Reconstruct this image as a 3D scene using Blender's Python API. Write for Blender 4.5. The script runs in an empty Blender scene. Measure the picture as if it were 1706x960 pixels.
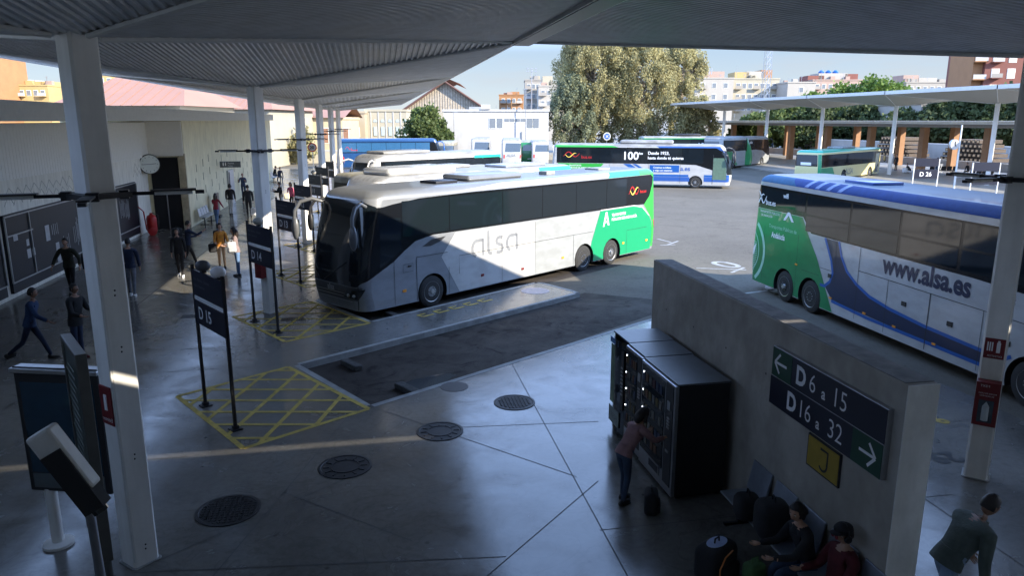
import bpy, bmesh, math, random
from mathutils import Vector, Matrix
R = math.radians
random.seed(7)
scene = bpy.context.scene
COL = scene.collection

# ------------------------------------------------------------------ camera
CAM_H = 5.6
YAW = R(10.4)          # camera looks 10.4 degrees to the right of the platform axis
PITCH = R(12.755)
cam_d = bpy.data.cameras.new('camera')
cam = bpy.data.objects.new('camera', cam_d); COL.objects.link(cam)
cam_d.sensor_width = 36.0
cam_d.lens = 36.0 * 1237 / 1706
cam_d.clip_start = 0.05; cam_d.clip_end = 4000
cam.location = (0, 0, CAM_H)
cam.rotation_euler = (math.pi / 2 - PITCH, 0, -YAW)
scene.camera = cam

# ------------------------------------------------------------------ light
SUN_TRAVEL = Vector((-1.45, 1.31, -1.0))
sun_el = math.atan2(1, math.hypot(1.45, 1.31))
w = bpy.data.worlds.new('World'); scene.world = w; w.use_nodes = True
nt = w.node_tree; nt.nodes.clear()
wo = nt.nodes.new('ShaderNodeOutputWorld'); bg = nt.nodes.new('ShaderNodeBackground')
sky = nt.nodes.new('ShaderNodeTexSky'); sky.sky_type = 'NISHITA'; sky.sun_disc = False
sky.sun_elevation = sun_el; sky.sun_rotation = math.atan2(1.45, -1.31)
sky.air_density = 1.0; sky.dust_density = 0.2; sky.ozone_density = 1.6
tc = nt.nodes.new('ShaderNodeTexCoord'); mp_ = nt.nodes.new('ShaderNodeMapping')
mp_.inputs['Scale'].default_value = (2.0, 2.0, 9.0); mp_.inputs['Location'].default_value = (.3, .2, .1)
nz = nt.nodes.new('ShaderNodeTexNoise'); nz.inputs['Scale'].default_value = 2.0; nz.inputs['Detail'].default_value = 9; nz.inputs['Roughness'].default_value = .62
cr = nt.nodes.new('ShaderNodeValToRGB'); cr.color_ramp.elements[0].position = .50; cr.color_ramp.elements[1].position = .80
sep = nt.nodes.new('ShaderNodeSeparateXYZ'); el = nt.nodes.new('ShaderNodeValToRGB')      # pale blue air low down; brighter band above the view added to fill shade
SKY = ((0.0, (1.12, 1.26, 1.36)), (.085, (.80, 1.05, 1.36)), (.17, (2.6, 3.7, 6.2)), (.45, (2.7, 4.1, 7.2)), (.75, (1.4, 2.3, 4.4)), (1.0, (.8, 1.6, 3.4)))
el.color_ramp.elements[0].position = 0; el.color_ramp.elements[1].position = 1
for p_, c_ in SKY[1:-1]: el.color_ramp.elements.new(p_)
for e_, (p_, c_) in zip(el.color_ramp.elements, SKY): e_.color = [q / 20 for q in c_] + [1]
sc6 = nt.nodes.new('ShaderNodeVectorMath'); sc6.operation = 'SCALE'; sc6.inputs['Scale'].default_value = 20
mh = nt.nodes.new('ShaderNodeMixRGB'); mh.inputs[0].default_value = .97
mxs = nt.nodes.new('ShaderNodeMixRGB'); mxs.inputs[2].default_value = (1.16, 1.18, 1.22, 1)
mul = nt.nodes.new('ShaderNodeMath'); mul.operation = 'MULTIPLY'; mul.inputs[1].default_value = .7
nt.links.new(tc.outputs['Generated'], sep.inputs[0]); nt.links.new(sep.outputs['Z'], el.inputs[0]); nt.links.new(el.outputs[0], sc6.inputs[0])
nt.links.new(tc.outputs['Generated'], mp_.inputs[0]); nt.links.new(mp_.outputs[0], nz.inputs[0]); nt.links.new(nz.outputs[0], cr.inputs[0])
nt.links.new(sky.outputs[0], mh.inputs[1]); nt.links.new(sc6.outputs[0], mh.inputs[2])
lowm = nt.nodes.new('ShaderNodeMapRange'); lowm.inputs[1].default_value = .09; lowm.inputs[2].default_value = .15; lowm.inputs[3].default_value = .7; lowm.inputs[4].default_value = 0
nt.links.new(sep.outputs['Z'], lowm.inputs[0]); nt.links.new(lowm.outputs[0], mul.inputs[1])
nt.links.new(cr.outputs[0], mul.inputs[0]); nt.links.new(mul.outputs[0], mxs.inputs[0]); nt.links.new(mh.outputs[0], mxs.inputs[1])
nt.links.new(mxs.outputs[0], bg.inputs[0]); nt.links.new(bg.outputs[0], wo.inputs[0])
bg.inputs[1].default_value = 0.15
sd = bpy.data.lights.new('sun', 'SUN'); sd.energy = 3.1; sd.angle = R(.53); sd.color = (1, .90, .74)
so = bpy.data.objects.new('sun', sd); COL.objects.link(so)
so.rotation_euler = SUN_TRAVEL.to_track_quat('-Z', 'Y').to_euler(); so.location = (30, -30, 40)
vs = scene.view_settings
vs.view_transform = 'Standard'; vs.look = 'None'; vs.gamma = 1; vs.exposure = 2.0; vs.use_curve_mapping = False

# ------------------------------------------------------------------ survey helper: where a sight line meets the ground / a distance
_ct, _st = math.cos(YAW), math.sin(YAW)
def _ray(u, v):
    a = (u - 853) / 1237; b = (v - 480) / 1237
    c, s = math.cos(PITCH), math.sin(PITCH)
    x, y, z = a, c - b * s, -s - b * c
    return Vector((_ct * x + _st * y, -_st * x + _ct * y, z)), y
def G(u, v, z=0.0):
    r, _ = _ray(u, v); k = (z - CAM_H) / r.z
    return (r.x * k, r.y * k)
def D(u, v, dist):
    r, y = _ray(u, v); k = dist / y
    return Vector((r.x * k, r.y * k, CAM_H + r.z * k))

# ------------------------------------------------------------------ materials
MATS = {}
def pm(name, col, rough=.6, metal=0., var=.12, scale=6., bump=0., coat=0., emis=None, est=1., island=0., rvar=0., spec=.5, bscale=None):
    if name in MATS: return MATS[name]
    m = bpy.data.materials.new(name); m.use_nodes = True; t = m.node_tree
    b = t.nodes['Principled BSDF']
    b.inputs['Roughness'].default_value = rough; b.inputs['Metallic'].default_value = metal
    b.inputs['Specular IOR Level'].default_value = spec
    if coat: b.inputs['Coat Weight'].default_value = coat; b.inputs['Coat Roughness'].default_value = .04
    co = t.nodes.new('ShaderNodeTexCoord')
    n = t.nodes.new('ShaderNodeTexNoise'); n.inputs['Scale'].default_value = scale; n.inputs['Detail'].default_value = 6
    n.inputs['Roughness'].default_value = .62
    t.links.new(co.outputs['Object'], n.inputs[0])
    r = t.nodes.new('ShaderNodeValToRGB')
    r.color_ramp.elements[0].position = .32; r.color_ramp.elements[1].position = .68
    r.color_ramp.elements[0].color = tuple(c * (1 - var) for c in col) + (1,)
    r.color_ramp.elements[1].color = tuple(min(1, c * (1 + var)) for c in col) + (1,)
    t.links.new(n.outputs[0], r.inputs[0])
    outc = r.outputs[0]
    if island:
        g = t.nodes.new('ShaderNodeNewGeometry'); h = t.nodes.new('ShaderNodeHueSaturation')
        mr = t.nodes.new('ShaderNodeMapRange'); mr.inputs[3].default_value = 1 - island; mr.inputs[4].default_value = 1 + island
        t.links.new(g.outputs['Random Per Island'], mr.inputs[0]); t.links.new(mr.outputs[0], h.inputs['Value'])
        t.links.new(outc, h.inputs['Color']); outc = h.outputs[0]
    t.links.new(outc, b.inputs['Base Color'])
    if rvar:
        mr = t.nodes.new('ShaderNodeMapRange'); mr.inputs[1].default_value = .3; mr.inputs[2].default_value = .7
        mr.inputs[3].default_value = max(.02, rough - rvar); mr.inputs[4].default_value = rough + rvar
        t.links.new(n.outputs[0], mr.inputs[0]); t.links.new(mr.outputs[0], b.inputs['Roughness'])
    if bump:
        bn = t.nodes.new('ShaderNodeBump'); bn.inputs['Strength'].default_value = bump; bn.inputs['Distance'].default_value = .02
        n2 = t.nodes.new('ShaderNodeTexNoise'); n2.inputs['Scale'].default_value = bscale or scale * 8; n2.inputs['Detail'].default_value = 4
        t.links.new(co.outputs['Object'], n2.inputs[0]); t.links.new(n2.outputs[0], bn.inputs['Height']); t.links.new(bn.outputs[0], b.inputs['Normal'])
    if emis:
        b.inputs['Emission Color'].default_value = tuple(emis) + (1,); b.inputs['Emission Strength'].default_value = est
    MATS[name] = m
    return m

def ground_mat(name, c1, c2, c3, rough, rv, s_big, s_small, bump, stain=.5, spec=.5):
    """two scales of mottling plus dark stains"""
    m = bpy.data.materials.new(name); m.use_nodes = True; t = m.node_tree; b = t.nodes['Principled BSDF']
    co = t.nodes.new('ShaderNodeTexCoord')
    def noise(sc, det=6, ro=.6, dist=0):
        n = t.nodes.new('ShaderNodeTexNoise'); n.inputs['Scale'].default_value = sc; n.inputs['Detail'].default_value = det
        n.inputs['Roughness'].default_value = ro; n.inputs['Distortion'].default_value = dist
        t.links.new(co.outputs['Object'], n.inputs[0]); return n
    n1 = noise(s_big, 5, .6, .6); n2 = noise(s_small, 8, .7); n3 = noise(s_big * 2.7, 6, .65, 1.2)
    r1 = t.nodes.new('ShaderNodeValToRGB'); r1.color_ramp.elements[0].position = .35; r1.color_ramp.elements[1].position = .65
    r1.color_ramp.elements[0].color = c1 + (1,); r1.color_ramp.elements[1].color = c2 + (1,)
    t.links.new(n1.outputs[0], r1.inputs[0])
    r3 = t.nodes.new('ShaderNodeValToRGB'); r3.color_ramp.elements[0].position = .56; r3.color_ramp.elements[1].position = .70
    r3.color_ramp.elements[0].color = (0, 0, 0, 1); r3.color_ramp.elements[1].color = (stain,) * 3 + (1,)
    t.links.new(n3.outputs[0], r3.inputs[0])
    mx = t.nodes.new('ShaderNodeMixRGB'); mx.inputs[2].default_value = c3 + (1,)
    t.links.new(r3.outputs[0], mx.inputs[0]); t.links.new(r1.outputs[0], mx.inputs[1])
    ov = t.nodes.new('ShaderNodeMixRGB'); ov.blend_type = 'OVERLAY'; ov.inputs[0].default_value = .45
    t.links.new(mx.outputs[0], ov.inputs[1]); t.links.new(n2.outputs[0], ov.inputs[2])
    vo = t.nodes.new('ShaderNodeTexVoronoi'); vo.inputs['Scale'].default_value = 1.7; t.links.new(co.outputs['Object'], vo.inputs[0])
    rs = t.nodes.new('ShaderNodeValToRGB'); rs.color_ramp.elements[0].position = .035; rs.color_ramp.elements[1].position = .075
    rs.color_ramp.elements[0].color = (.45, .45, .45, 1); rs.color_ramp.elements[1].color = (1, 1, 1, 1); t.links.new(vo.outputs['Distance'], rs.inputs[0])
    wv = noise(.9, 3, .5, 2.5); rw = t.nodes.new('ShaderNodeValToRGB'); rw.color_ramp.elements[0].position = .47; rw.color_ramp.elements[1].position = .50
    e3 = rw.color_ramp.elements.new(.53); rw.color_ramp.elements[0].color = (1, 1, 1, 1); rw.color_ramp.elements[1].color = (.82, .82, .82, 1); e3.color = (1, 1, 1, 1); t.links.new(wv.outputs[0], rw.inputs[0])
    m1 = t.nodes.new('ShaderNodeMixRGB'); m1.blend_type = 'MULTIPLY'; m1.inputs[0].default_value = 1; t.links.new(ov.outputs[0], m1.inputs[1]); t.links.new(rs.outputs[0], m1.inputs[2])
    m2 = t.nodes.new('ShaderNodeMixRGB'); m2.blend_type = 'MULTIPLY'; m2.inputs[0].default_value = 1; t.links.new(m1.outputs[0], m2.inputs[1]); t.links.new(rw.outputs[0], m2.inputs[2])
    t.links.new(m2.outputs[0], b.inputs['Base Color'])
    mr = t.nodes.new('ShaderNodeMapRange'); mr.inputs[1].default_value = .3; mr.inputs[2].default_value = .7
    mr.inputs[3].default_value = max(.04, rough - rv); mr.inputs[4].default_value = rough + rv
    t.links.new(n3.outputs[0], mr.inputs[0]); t.links.new(mr.outputs[0], b.inputs['Roughness'])
    b.inputs['Specular IOR Level'].default_value = spec
    if bump:
        bn = t.nodes.new('ShaderNodeBump'); bn.inputs['Strength'].default_value = bump; bn.inputs['Distance'].default_value = .01
        t.links.new(n2.outputs[0], bn.inputs['Height']); t.links.new(bn.outputs[0], b.inputs['Normal'])
    MATS[name] = m
    return m

M_FLOOR = ground_mat('polished_concrete', (.10, .096, .088), (.16, .153, .138), (.055, .054, .052), .21, .10, .35, 9, .06, .6, .65)
M_ASPH = ground_mat('asphalt', (.108, .098, .081), (.142, .129, .106), (.066, .060, .050), .86, .06, .12, 30, .5, .4, .12)
M_BAY = ground_mat('oily_asphalt', (.036, .030, .026), (.066, .056, .048), (.012, .011, .010), .80, .14, .5, 25, .6, .85, .15)
M_YARD = ground_mat('pale_ground', (.22, .20, .17), (.28, .26, .22), (.17, .15, .12), .9, .05, .05, 4, .3, .4)
M_KERB = pm('kerb_concrete', (.27, .27, .26), .75, var=.25, scale=3, bump=.4)
M_JOINT = pm('joint_dark', (.05, .05, .05), .8)
M_YEL = pm('yellow_paint', (.46, .33, .06), .6, var=.35, scale=5)
M_WHT_ROAD = pm('worn_white_paint', (.27, .27, .255), .7, var=.35, scale=4)
M_BLK_ROAD = pm('black_paint', (.02, .02, .02), .6)
M_COLUMN = pm('column_paint', (.82, .80, .76), .55, var=.07, scale=1.5, bump=.08)
M_CANOPY = pm('canopy_sheet', (.66, .67, .69), .45, .2, var=.08, scale=1.2, rvar=.08)
M_CANTOP = pm('canopy_top', (.55, .55, .55), .6)
M_FASCIA = pm('fascia_paint', (.66, .66, .64), .45, var=.06)
M_DARKMET = pm('dark_metal', (.03, .03, .035), .45, .6)
M_STEEL = pm('brushed_steel', (.42, .43, .45), .32, .9, var=.08)
M_WALLC = pm('wall_concrete', (.40, .365, .315), .8, var=.14, scale=1.3, bump=.3)
M_WALLEND = pm('wall_end_render', (.78, .77, .73), .8, var=.1, scale=2, bump=.2)
M_CREAM = pm('cream_wall', (.84, .77, .53), .7, var=.07, scale=1)
M_WHITEW = pm('white_wall', (.86, .83, .73), .75, var=.06, scale=1)
M_BRIGHTW = pm('bright_white_wall', (.42, .415, .40), .75, var=.05, scale=.4)
M_STONE = pm('tan_stone', (.42, .36, .24), .8, var=.25, scale=4, bump=.6)
M_BLACK = pm('black_void', (.006, .006, .007), .8)
M_GLASS = pm('tinted_glass', (.008, .012, .016), .06, 0, var=.02, coat=0, spec=.5)
M_GLASS2 = pm('window_pane', (.05, .07, .09), .08, 0, var=.1, coat=.5, spec=.8)
M_BAND = pm('gloss_black_band', (.006, .007, .009), .15, 0, var=.05, spec=.4)
M_RUBBER = pm('tyre_rubber', (.022, .022, .022), .85, var=.3, scale=20, bump=.3)
M_RIM = pm('alloy_rim', (.45, .45, .45), .35, .8, var=.15, scale=10)
M_DARK = pm('dark_plastic', (.018, .018, .02), .5, var=.1)
M_WHITE = pm('white_paint', (.44, .44, .435), .22, coat=.5, var=.02)
M_SILVER = pm('silver_paint', (.27, .285, .31), .26, .25, coat=.5, var=.02)
M_LGREY = pm('light_grey_paint', (.29, .305, .31), .28, coat=.4, var=.02)
M_GREEN = pm('bright_green_paint', (.006, .25, .105), .28, coat=.4, var=.03)
M_LIME = pm('lime_green_paint', (.03, .34, .05), .28, coat=.4, var=.03)
M_DGREEN = pm('deep_green_paint', (.010, .20, .065), .28, coat=.4, var=.03)
M_TEAL = pm('teal_paint', (.02, .40, .27), .3, coat=.4, var=.03)
M_NAVY = pm('navy_paint', (.012, .022, .06), .28, coat=.4, var=.03)
M_BLUE = pm('blue_paint', (.010, .09, .33), .28, coat=.4, var=.03)
M_ROYAL = pm('royal_blue_paint', (.025, .09, .32), .28, coat=.4, var=.03)
M_ROOFW = pm('dusty_white_roof', (.27, .27, .265), .5, var=.2, scale=1.2)
M_CREAMR = pm('dusty_cream_roof', (.28, .26, .20), .5, var=.2, scale=1.2)
M_YELBUS = pm('pale_yellow_paint', (.66, .60, .30), .3, coat=.3, var=.03)
M_LOGO = pm('logo_grey', (.19, .20, .215), .35)
M_RED = pm('red_paint', (.42, .012, .012), .4, var=.08)
M_DRED = pm('dark_red_sign', (.16, .012, .015), .5, var=.08)
M_AMBER = pm('amber_lens', (.75, .28, .03), .3)
M_YELTXT = pm('yellow_print', (.9, .65, .1), .4)
M_SIGN = pm('navy_sign', (.012, .014, .028), .35, var=.05)
M_SIGNG = pm('green_sign', (.010, .055, .03), .35, var=.05)
M_TXT = pm('white_print', (.78, .78, .78), .5, var=.02)
M_SCREEN = pm('screen_off', (.02, .05, .08), .12, coat=.5)
M_SKIN = pm('skin', (.42, .24, .16), .55, var=.06)
M_SKIND = pm('skin_tan', (.26, .14, .09), .55, var=.06)
M_HAIR = pm('dark_hair', (.018, .012, .010), .55, var=.3, scale=60)
M_SHOE = pm('black_shoe', (.02, .02, .02), .5)
M_SHOEW = pm('white_shoe', (.75, .75, .75), .6)
def cloth(name, c): return pm(name, c, .9, var=.22, scale=7, bump=.35, bscale=45)

def streaks(m, amt=.16, sc=(3, 3, .35)):
    t = m.node_tree; b = t.nodes['Principled BSDF']; src = b.inputs['Base Color'].links[0].from_socket
    co = t.nodes.new('ShaderNodeTexCoord'); mp = t.nodes.new('ShaderNodeMapping'); mp.inputs['Scale'].default_value = sc
    n = t.nodes.new('ShaderNodeTexNoise'); n.inputs['Scale'].default_value = 2.2; n.inputs['Detail'].default_value = 7
    r = t.nodes.new('ShaderNodeValToRGB'); r.color_ramp.elements[0].position = .38; r.color_ramp.elements[1].position = .6
    r.color_ramp.elements[0].color = (1 - amt, 1 - amt * 1.05, 1 - amt * 1.15, 1); r.color_ramp.elements[1].color = (1, 1, 1, 1)
    x = t.nodes.new('ShaderNodeMixRGB'); x.blend_type = 'MULTIPLY'; x.inputs[0].default_value = 1
    t.links.new(co.outputs['Object'], mp.inputs[0]); t.links.new(mp.outputs[0], n.inputs[0]); t.links.new(n.outputs[0], r.inputs[0])
    t.links.new(src, x.inputs[1]); t.links.new(r.outputs[0], x.inputs[2]); t.links.new(x.outputs[0], b.inputs['Base Color'])
streaks(M_WALLC, .2, (1.1, 1.1, .8)); streaks(M_WALLEND, .16, (2, 2, .6)); streaks(M_BRIGHTW, .08, (.5, .5, .3))
streaks(M_COLUMN, .08); streaks(M_CREAM, .14); streaks(M_WHITEW, .14); streaks(M_CANOPY, .12, (1.5, 1.5, 1.5))
for m_ in (M_WHITE, M_SILVER, M_LGREY, M_DGREEN): streaks(m_, .13, (.7, .7, 1.6))
for m_ in (M_ROOFW, M_CREAMR): streaks(m_, .3, (.5, 2.5, 1))
# ------------------------------------------------------------------ mesh helpers
class MB:
    def __init__(s): s.v = []; s.f = []; s.m = []; s.mats = []
    def mi(s, mat):
        if mat not in s.mats: s.mats.append(mat)
        return s.mats.index(mat)
    def add(s, vs, fs, mat):
        o = len(s.v); i = s.mi(mat); s.v += [tuple(q) for q in vs]
        for f in fs: s.f.append([o + k for k in f]); s.m.append(i)
    def box(s, c, d, mat, rz=0, rot=None):
        x, y, z = d[0] / 2, d[1] / 2, d[2] / 2
        vs = [Vector((a, b, e)) for a in (-x, x) for b in (-y, y) for e in (-z, z)]
        Mx = rot if rot is not None else Matrix.Rotation(rz, 3, 'Z')
        vs = [Mx @ q + Vector(c) for q in vs]
        s.add(vs, [(0, 1, 3, 2), (4, 6, 7, 5), (0, 4, 5, 1), (2, 3, 7, 6), (0, 2, 6, 4), (1, 5, 7, 3)], mat)
    def quad(s, a, b, c, d, mat): s.add([a, b, c, d], [(0, 1, 2, 3)], mat)
    def prism(s, pts, z0, z1, mat):
        n = len(pts)
        s.add([(p[0], p[1], z0) for p in pts] + [(p[0], p[1], z1) for p in pts],
              [tuple(range(n))[::-1], tuple(range(n, 2 * n))] + [(i, (i + 1) % n, n + (i + 1) % n, n + i) for i in range(n)], mat)
    def tube(s, path, r, mat, n=8, cap=True):
        path = [Vector(p) for p in path]; k = len(path)
        rr = r if isinstance(r, (list, tuple)) else [r] * k
        o = len(s.v); i0 = s.mi(mat)
        up = None
        for i, p in enumerate(path):
            t = (path[min(i + 1, k - 1)] - path[max(i - 1, 0)]).normalized()
            if up is None:
                up = t.orthogonal().normalized()
            up = (up - t * up.dot(t))
            if up.length < 1e-5: up = t.orthogonal()
            up.normalize(); sd_ = t.cross(up)
            for j in range(n):
                a = 2 * math.pi * j / n
                s.v.append(tuple(p + up * math.cos(a) * rr[i] + sd_ * math.sin(a) * rr[i]))
        for i in range(k - 1):
            for j in range(n):
                s.f.append([o + i * n + j, o + i * n + (j + 1) % n, o + (i + 1) * n + (j + 1) % n, o + (i + 1) * n + j]); s.m.append(i0)
        if cap:
            s.f.append([o + j for j in range(n)][::-1]); s.m.append(i0)
            s.f.append([o + (k - 1) * n + j for j in range(n)]); s.m.append(i0)
    def lathe(s, prof, c, axis, mat, n=20):
        """prof: list of (radius, height along axis)"""
        ax = Vector(axis).normalized(); u = ax.orthogonal().normalized(); v = ax.cross(u)
        o = len(s.v); i0 = s.mi(mat); k = len(prof)
        for (r, h) in prof:
            for j in range(n):
                a = 2 * math.pi * j / n
                s.v.append(tuple(Vector(c) + ax * h + u * math.cos(a) * r + v * math.sin(a) * r))
        for i in range(k - 1):
            for j in range(n):
                s.f.append([o + i * n + j, o + i * n + (j + 1) % n, o + (i + 1) * n + (j + 1) % n, o + (i + 1) * n + j]); s.m.append(i0)
        if prof[0][0] > 1e-4: s.f.append([o + j for j in range(n)][::-1]); s.m.append(i0)
        if prof[-1][0] > 1e-4: s.f.append([o + (k - 1) * n + j for j in range(n)]); s.m.append(i0)
    def ell(s, c, rad, mat, n=12, m=8, rot=None):
        vs = []; fs = []
        for i in range(m + 1):
            th = math.pi * i / m
            for j in range(n):
                a = 2 * math.pi * j / n
                q = Vector((rad[0] * math.sin(th) * math.cos(a), rad[1] * math.sin(th) * math.sin(a), rad[2] * math.cos(th)))
                if rot is not None: q = rot @ q
                vs.append(q + Vector(c))
        for i in range(m):
            for j in range(n):
                fs.append((i * n + j, (i + 1) * n + j, (i + 1) * n + (j + 1) % n, i * n + (j + 1) % n))
        s.add(vs, fs, mat)
    def build(s, name, parent=None, smooth=None, bevel=0, **kw):
        me = bpy.data.meshes.new(name); me.from_pydata(s.v, [], s.f)
        for m in s.mats: me.materials.append(m)
        me.polygons.foreach_set('material_index', s.m)
        me.validate(); me.update()
        if smooth is not None:
            bm = bmesh.new(); bm.from_mesh(me); bmesh.ops.remove_doubles(bm, verts=bm.verts, dist=1e-5)
            bmesh.ops.recalc_face_normals(bm, faces=bm.faces); bm.to_mesh(me); bm.free()
            me.shade_smooth(); me.set_sharp_from_angle(angle=R(smooth))
        o = bpy.data.objects.new(name, me); COL.objects.link(o)
        if bevel:
            b = o.modifiers.new('b', 'BEVEL'); b.width = bevel; b.segments = 2; b.limit_method = 'ANGLE'
        if parent: o.parent = parent
        for k, v in kw.items(): o[k] = v
        return o

def thing(name, label, cat, loc=(0, 0, 0), rz=0, group=None):
    o = bpy.data.objects.new(name, None); COL.objects.link(o)
    o.location = loc; o.rotation_euler = (0, 0, rz); o.empty_display_size = .2
    o['label'] = label; o['category'] = cat
    if group: o['group'] = group
    return o
def tag(o, label, cat, group=None):
    o['label'] = label; o['category'] = cat
    if group: o['group'] = group
    return o
def struct(o): o['kind'] = 'structure'; return o
def kids(o): return list(o.children)
def dup(root, loc, rz, label, group=None):
    r = root.copy(); COL.objects.link(r); r.location = loc; r.rotation_euler = (0, 0, rz); r['label'] = label
    if group: r['group'] = group
    for ch in kids(root):
        c = ch.copy(); COL.objects.link(c); c.parent = r
        for g in kids(ch):
            d = g.copy(); COL.objects.link(d); d.parent = c
    return r

def text_mesh(txt, size=1.0, bold=0.0, align='LEFT'):
    """flat text as (verts2d, faces)"""
    cu = bpy.data.curves.new('t', 'FONT'); cu.body = txt; cu.size = size; cu.align_x = align; cu.offset = bold; cu.resolution_u = 3
    o = bpy.data.objects.new('t', cu); COL.objects.link(o)
    bpy.context.view_layer.update()
    dg = bpy.context.evaluated_depsgraph_get()
    me = bpy.data.meshes.new_from_object(o.evaluated_get(dg))
    vs = [(v.co.x, v.co.y) for v in me.vertices]; fs = [list(p.vertices) for p in me.polygons]
    bpy.data.objects.remove(o); bpy.data.meshes.remove(me); bpy.data.curves.remove(cu)
    return vs, fs
def text_on(name, txt, size, origin, ux, uy, mat, parent=None, bold=0, align='LEFT', sx=1.0):
    vs, fs = text_mesh(txt, size, bold, align)
    ux = Vector(ux); uy = Vector(uy); og = Vector(origin); mb = MB()
    mb.add([og + ux * (x * sx) + uy * y for x, y in vs], fs, mat)
    return mb.build(name, parent)
def stroke(pts, wd):
    """flat ribbon polygon along pts -> (verts, quads)"""
    vs = []; fs = []; n = len(pts)
    for i, p in enumerate(pts):
        a = pts[max(0, i - 1)]; b = pts[min(n - 1, i + 1)]
        dx, dy = b[0] - a[0], b[1] - a[1]; l = math.hypot(dx, dy) or 1
        ww = wd[i] if isinstance(wd, (list, tuple)) else wd
        vs += [(p[0] - dy / l * ww / 2, p[1] + dx / l * ww / 2), (p[0] + dy / l * ww / 2, p[1] - dx / l * ww / 2)]
    for i in range(n - 1): fs.append([2 * i, 2 * i + 1, 2 * i + 3, 2 * i + 2])
    return vs, fs
def arc(cx, cy, r, a0, a1, n=10, ry=None):
    return [(cx + r * math.cos(R(a0 + (a1 - a0) * i / n)), cy + (ry or r) * math.sin(R(a0 + (a1 - a0) * i / n))) for i in range(n + 1)]
def merge2(*ms):
    V = []; F = []
    for vs, fs in ms:
        o = len(V); V += list(vs); F += [[o + k for k in f] for f in fs]
    return V, F
def shift2(m, dx, dy, sx=1, sy=1): return [(x * sx + dx, y * sy + dy) for x, y in m[0]], m[1]
def poly2(pts): return list(pts), [list(range(len(pts)))]
def brand_word():
    """rounded lower case word on the coach side, unit x-height 1"""
    def a(x0): return merge2(stroke(arc(x0 + .5, .5, .42, 75, 255, 14, .48) , .21), stroke([(x0 + .6, .965), (x0 + .75, .98), (x0 + .97, .98)], .21), stroke([(x0 + .97, 1.05), (x0 + .97, 0)], .21))
    l = stroke([(1.42, 1.5), (1.42, .3), (1.47, .12), (1.6, .04), (1.72, .06)], .21)
    s_ = stroke([(2.62, .93), (2.4, .99), (2.2, .93), (2.1, .78), (2.16, .62), (2.36, .53), (2.58, .44), (2.66, .28), (2.58, .1), (2.36, .02), (2.1, .06)], .21)
    return merge2(a(0), l, s_, a(2.95))
def swirl_mark():
    """crossed ribbons"""
    c1 = [(x / 10, .5 + .42 * math.sin(x / 10 * 4.2 - .9)) for x in range(0, 19)]
    c2 = [(x / 10, .45 - .36 * math.sin(x / 10 * 4.0 - .7)) for x in range(1, 16)]
    return stroke(c1, [.05 + .09 * math.sin(math.pi * i / 18) for i in range(19)]), stroke(c2, [.05 + .08 * math.sin(math.pi * i / 14) for i in range(15)])
def tri_mark():
    """white peaked letter shape"""
    return merge2(poly2([(0, 0), (.2, 0), (.5, .75), (.5, 1), (.38, 1)]), poly2([(.5, 1), (.5, .75), (.78, .05), (1, .05), (.62, 1)]), poly2([(.28, .22), (.62, .28), (.6, .38), (.33, .36)]))

# ------------------------------------------------------------------ ground
def sheet(name, pts, z, mat, kind=True):
    mb = MB(); mb.add([(p[0], p[1], z) for p in pts], [tuple(range(len(pts)))], mat)
    o = mb.build(name)
    if kind: struct(o)
    return o
sheet('ground', [(-2500, -1500), (2500, -1500), (2500, 3500), (-2500, 3500)], -.16, M_YARD)
sheet('yard_road', [(-60, -40), (160, -40), (160, 125), (-60, 125)], -.15, M_ASPH)

BD = Vector((.80, .60)); ND = Vector((-.60, .80))       # bay direction and its normal
PITCHB = 6.5
K = .15
# concourse platform: sawtooth edge of bays and islands
edge = [(-30, -30), (12.0, -30), (12.0, 13.0), (11.6, 15.6), (10.6, 18.0), (9.3, 19.6), (8.2, 19.95), (7.2, 19.35)]
for i in range(0, 11):
    o = Vector((0, PITCHB * i))
    A = Vector((-.26, 14.34)) + o                      # near front corner of the bay
    Bc = Vector((-1.90, 17.20)) + o                    # far front corner
    T1 = Vector((6.55, 23.2)) + o; T2 = Vector((5.45, 25.1)) + o
    edge += [tuple(A), tuple(Bc)]
    m = (T1 + T2) / 2
    edge += [tuple(T1 - BD * .5), tuple(T1), tuple(T1 + BD * .12 + ND * .35), tuple(T2 + BD * .1 - ND * .35), tuple(T2), tuple(T2 - BD * .5)]
edge += [(-.3, 86.0), (-2, 90), (-6, 92), (-30, 92)]
mb = MB()
n = len(edge)
from mathutils.geometry import tessellate_polygon
tris = tessellate_polygon([[Vector((x, y, 0)) for x, y in edge]])
tris = [t if (edge[t[1]][0] - edge[t[0]][0]) * (edge[t[2]][1] - edge[t[0]][1]) - (edge[t[1]][1] - edge[t[0]][1]) * (edge[t[2]][0] - edge[t[0]][0]) > 0 else t[::-1] for t in tris]
me = bpy.data.meshes.new('platform'); me.from_pydata([(x, y, 0) for x, y in edge], [], tris); me.update(); me.materials.append(M_FLOOR)
platform = struct(bpy.data.objects.new('platform', me)); COL.objects.link(platform)
mb = MB()
for i in range(n):
    a, b = edge[i], edge[(i + 1) % n]
    mb.quad((a[0], a[1], -K - .02), (b[0], b[1], -K - .02), (b[0], b[1], 0), (a[0], a[1], 0), M_KERB)
# top of the kerbstone, a paler strip just inside the edge
for i in range(4, n - 4):
    a, b = Vector(edge[i]), Vector(edge[i + 1]); d = (b - a)
    if d.length < .2: continue
    d.normalize(); nn = Vector((-d.y, d.x))
    # strip inside the platform (left of travel)
    q = [a, b, b + nn * .14, a + nn * .14]
    mb.quad(*[(p.x, p.y, .004) for p in q], M_KERB)
struct(mb.build('kerb'))
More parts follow.
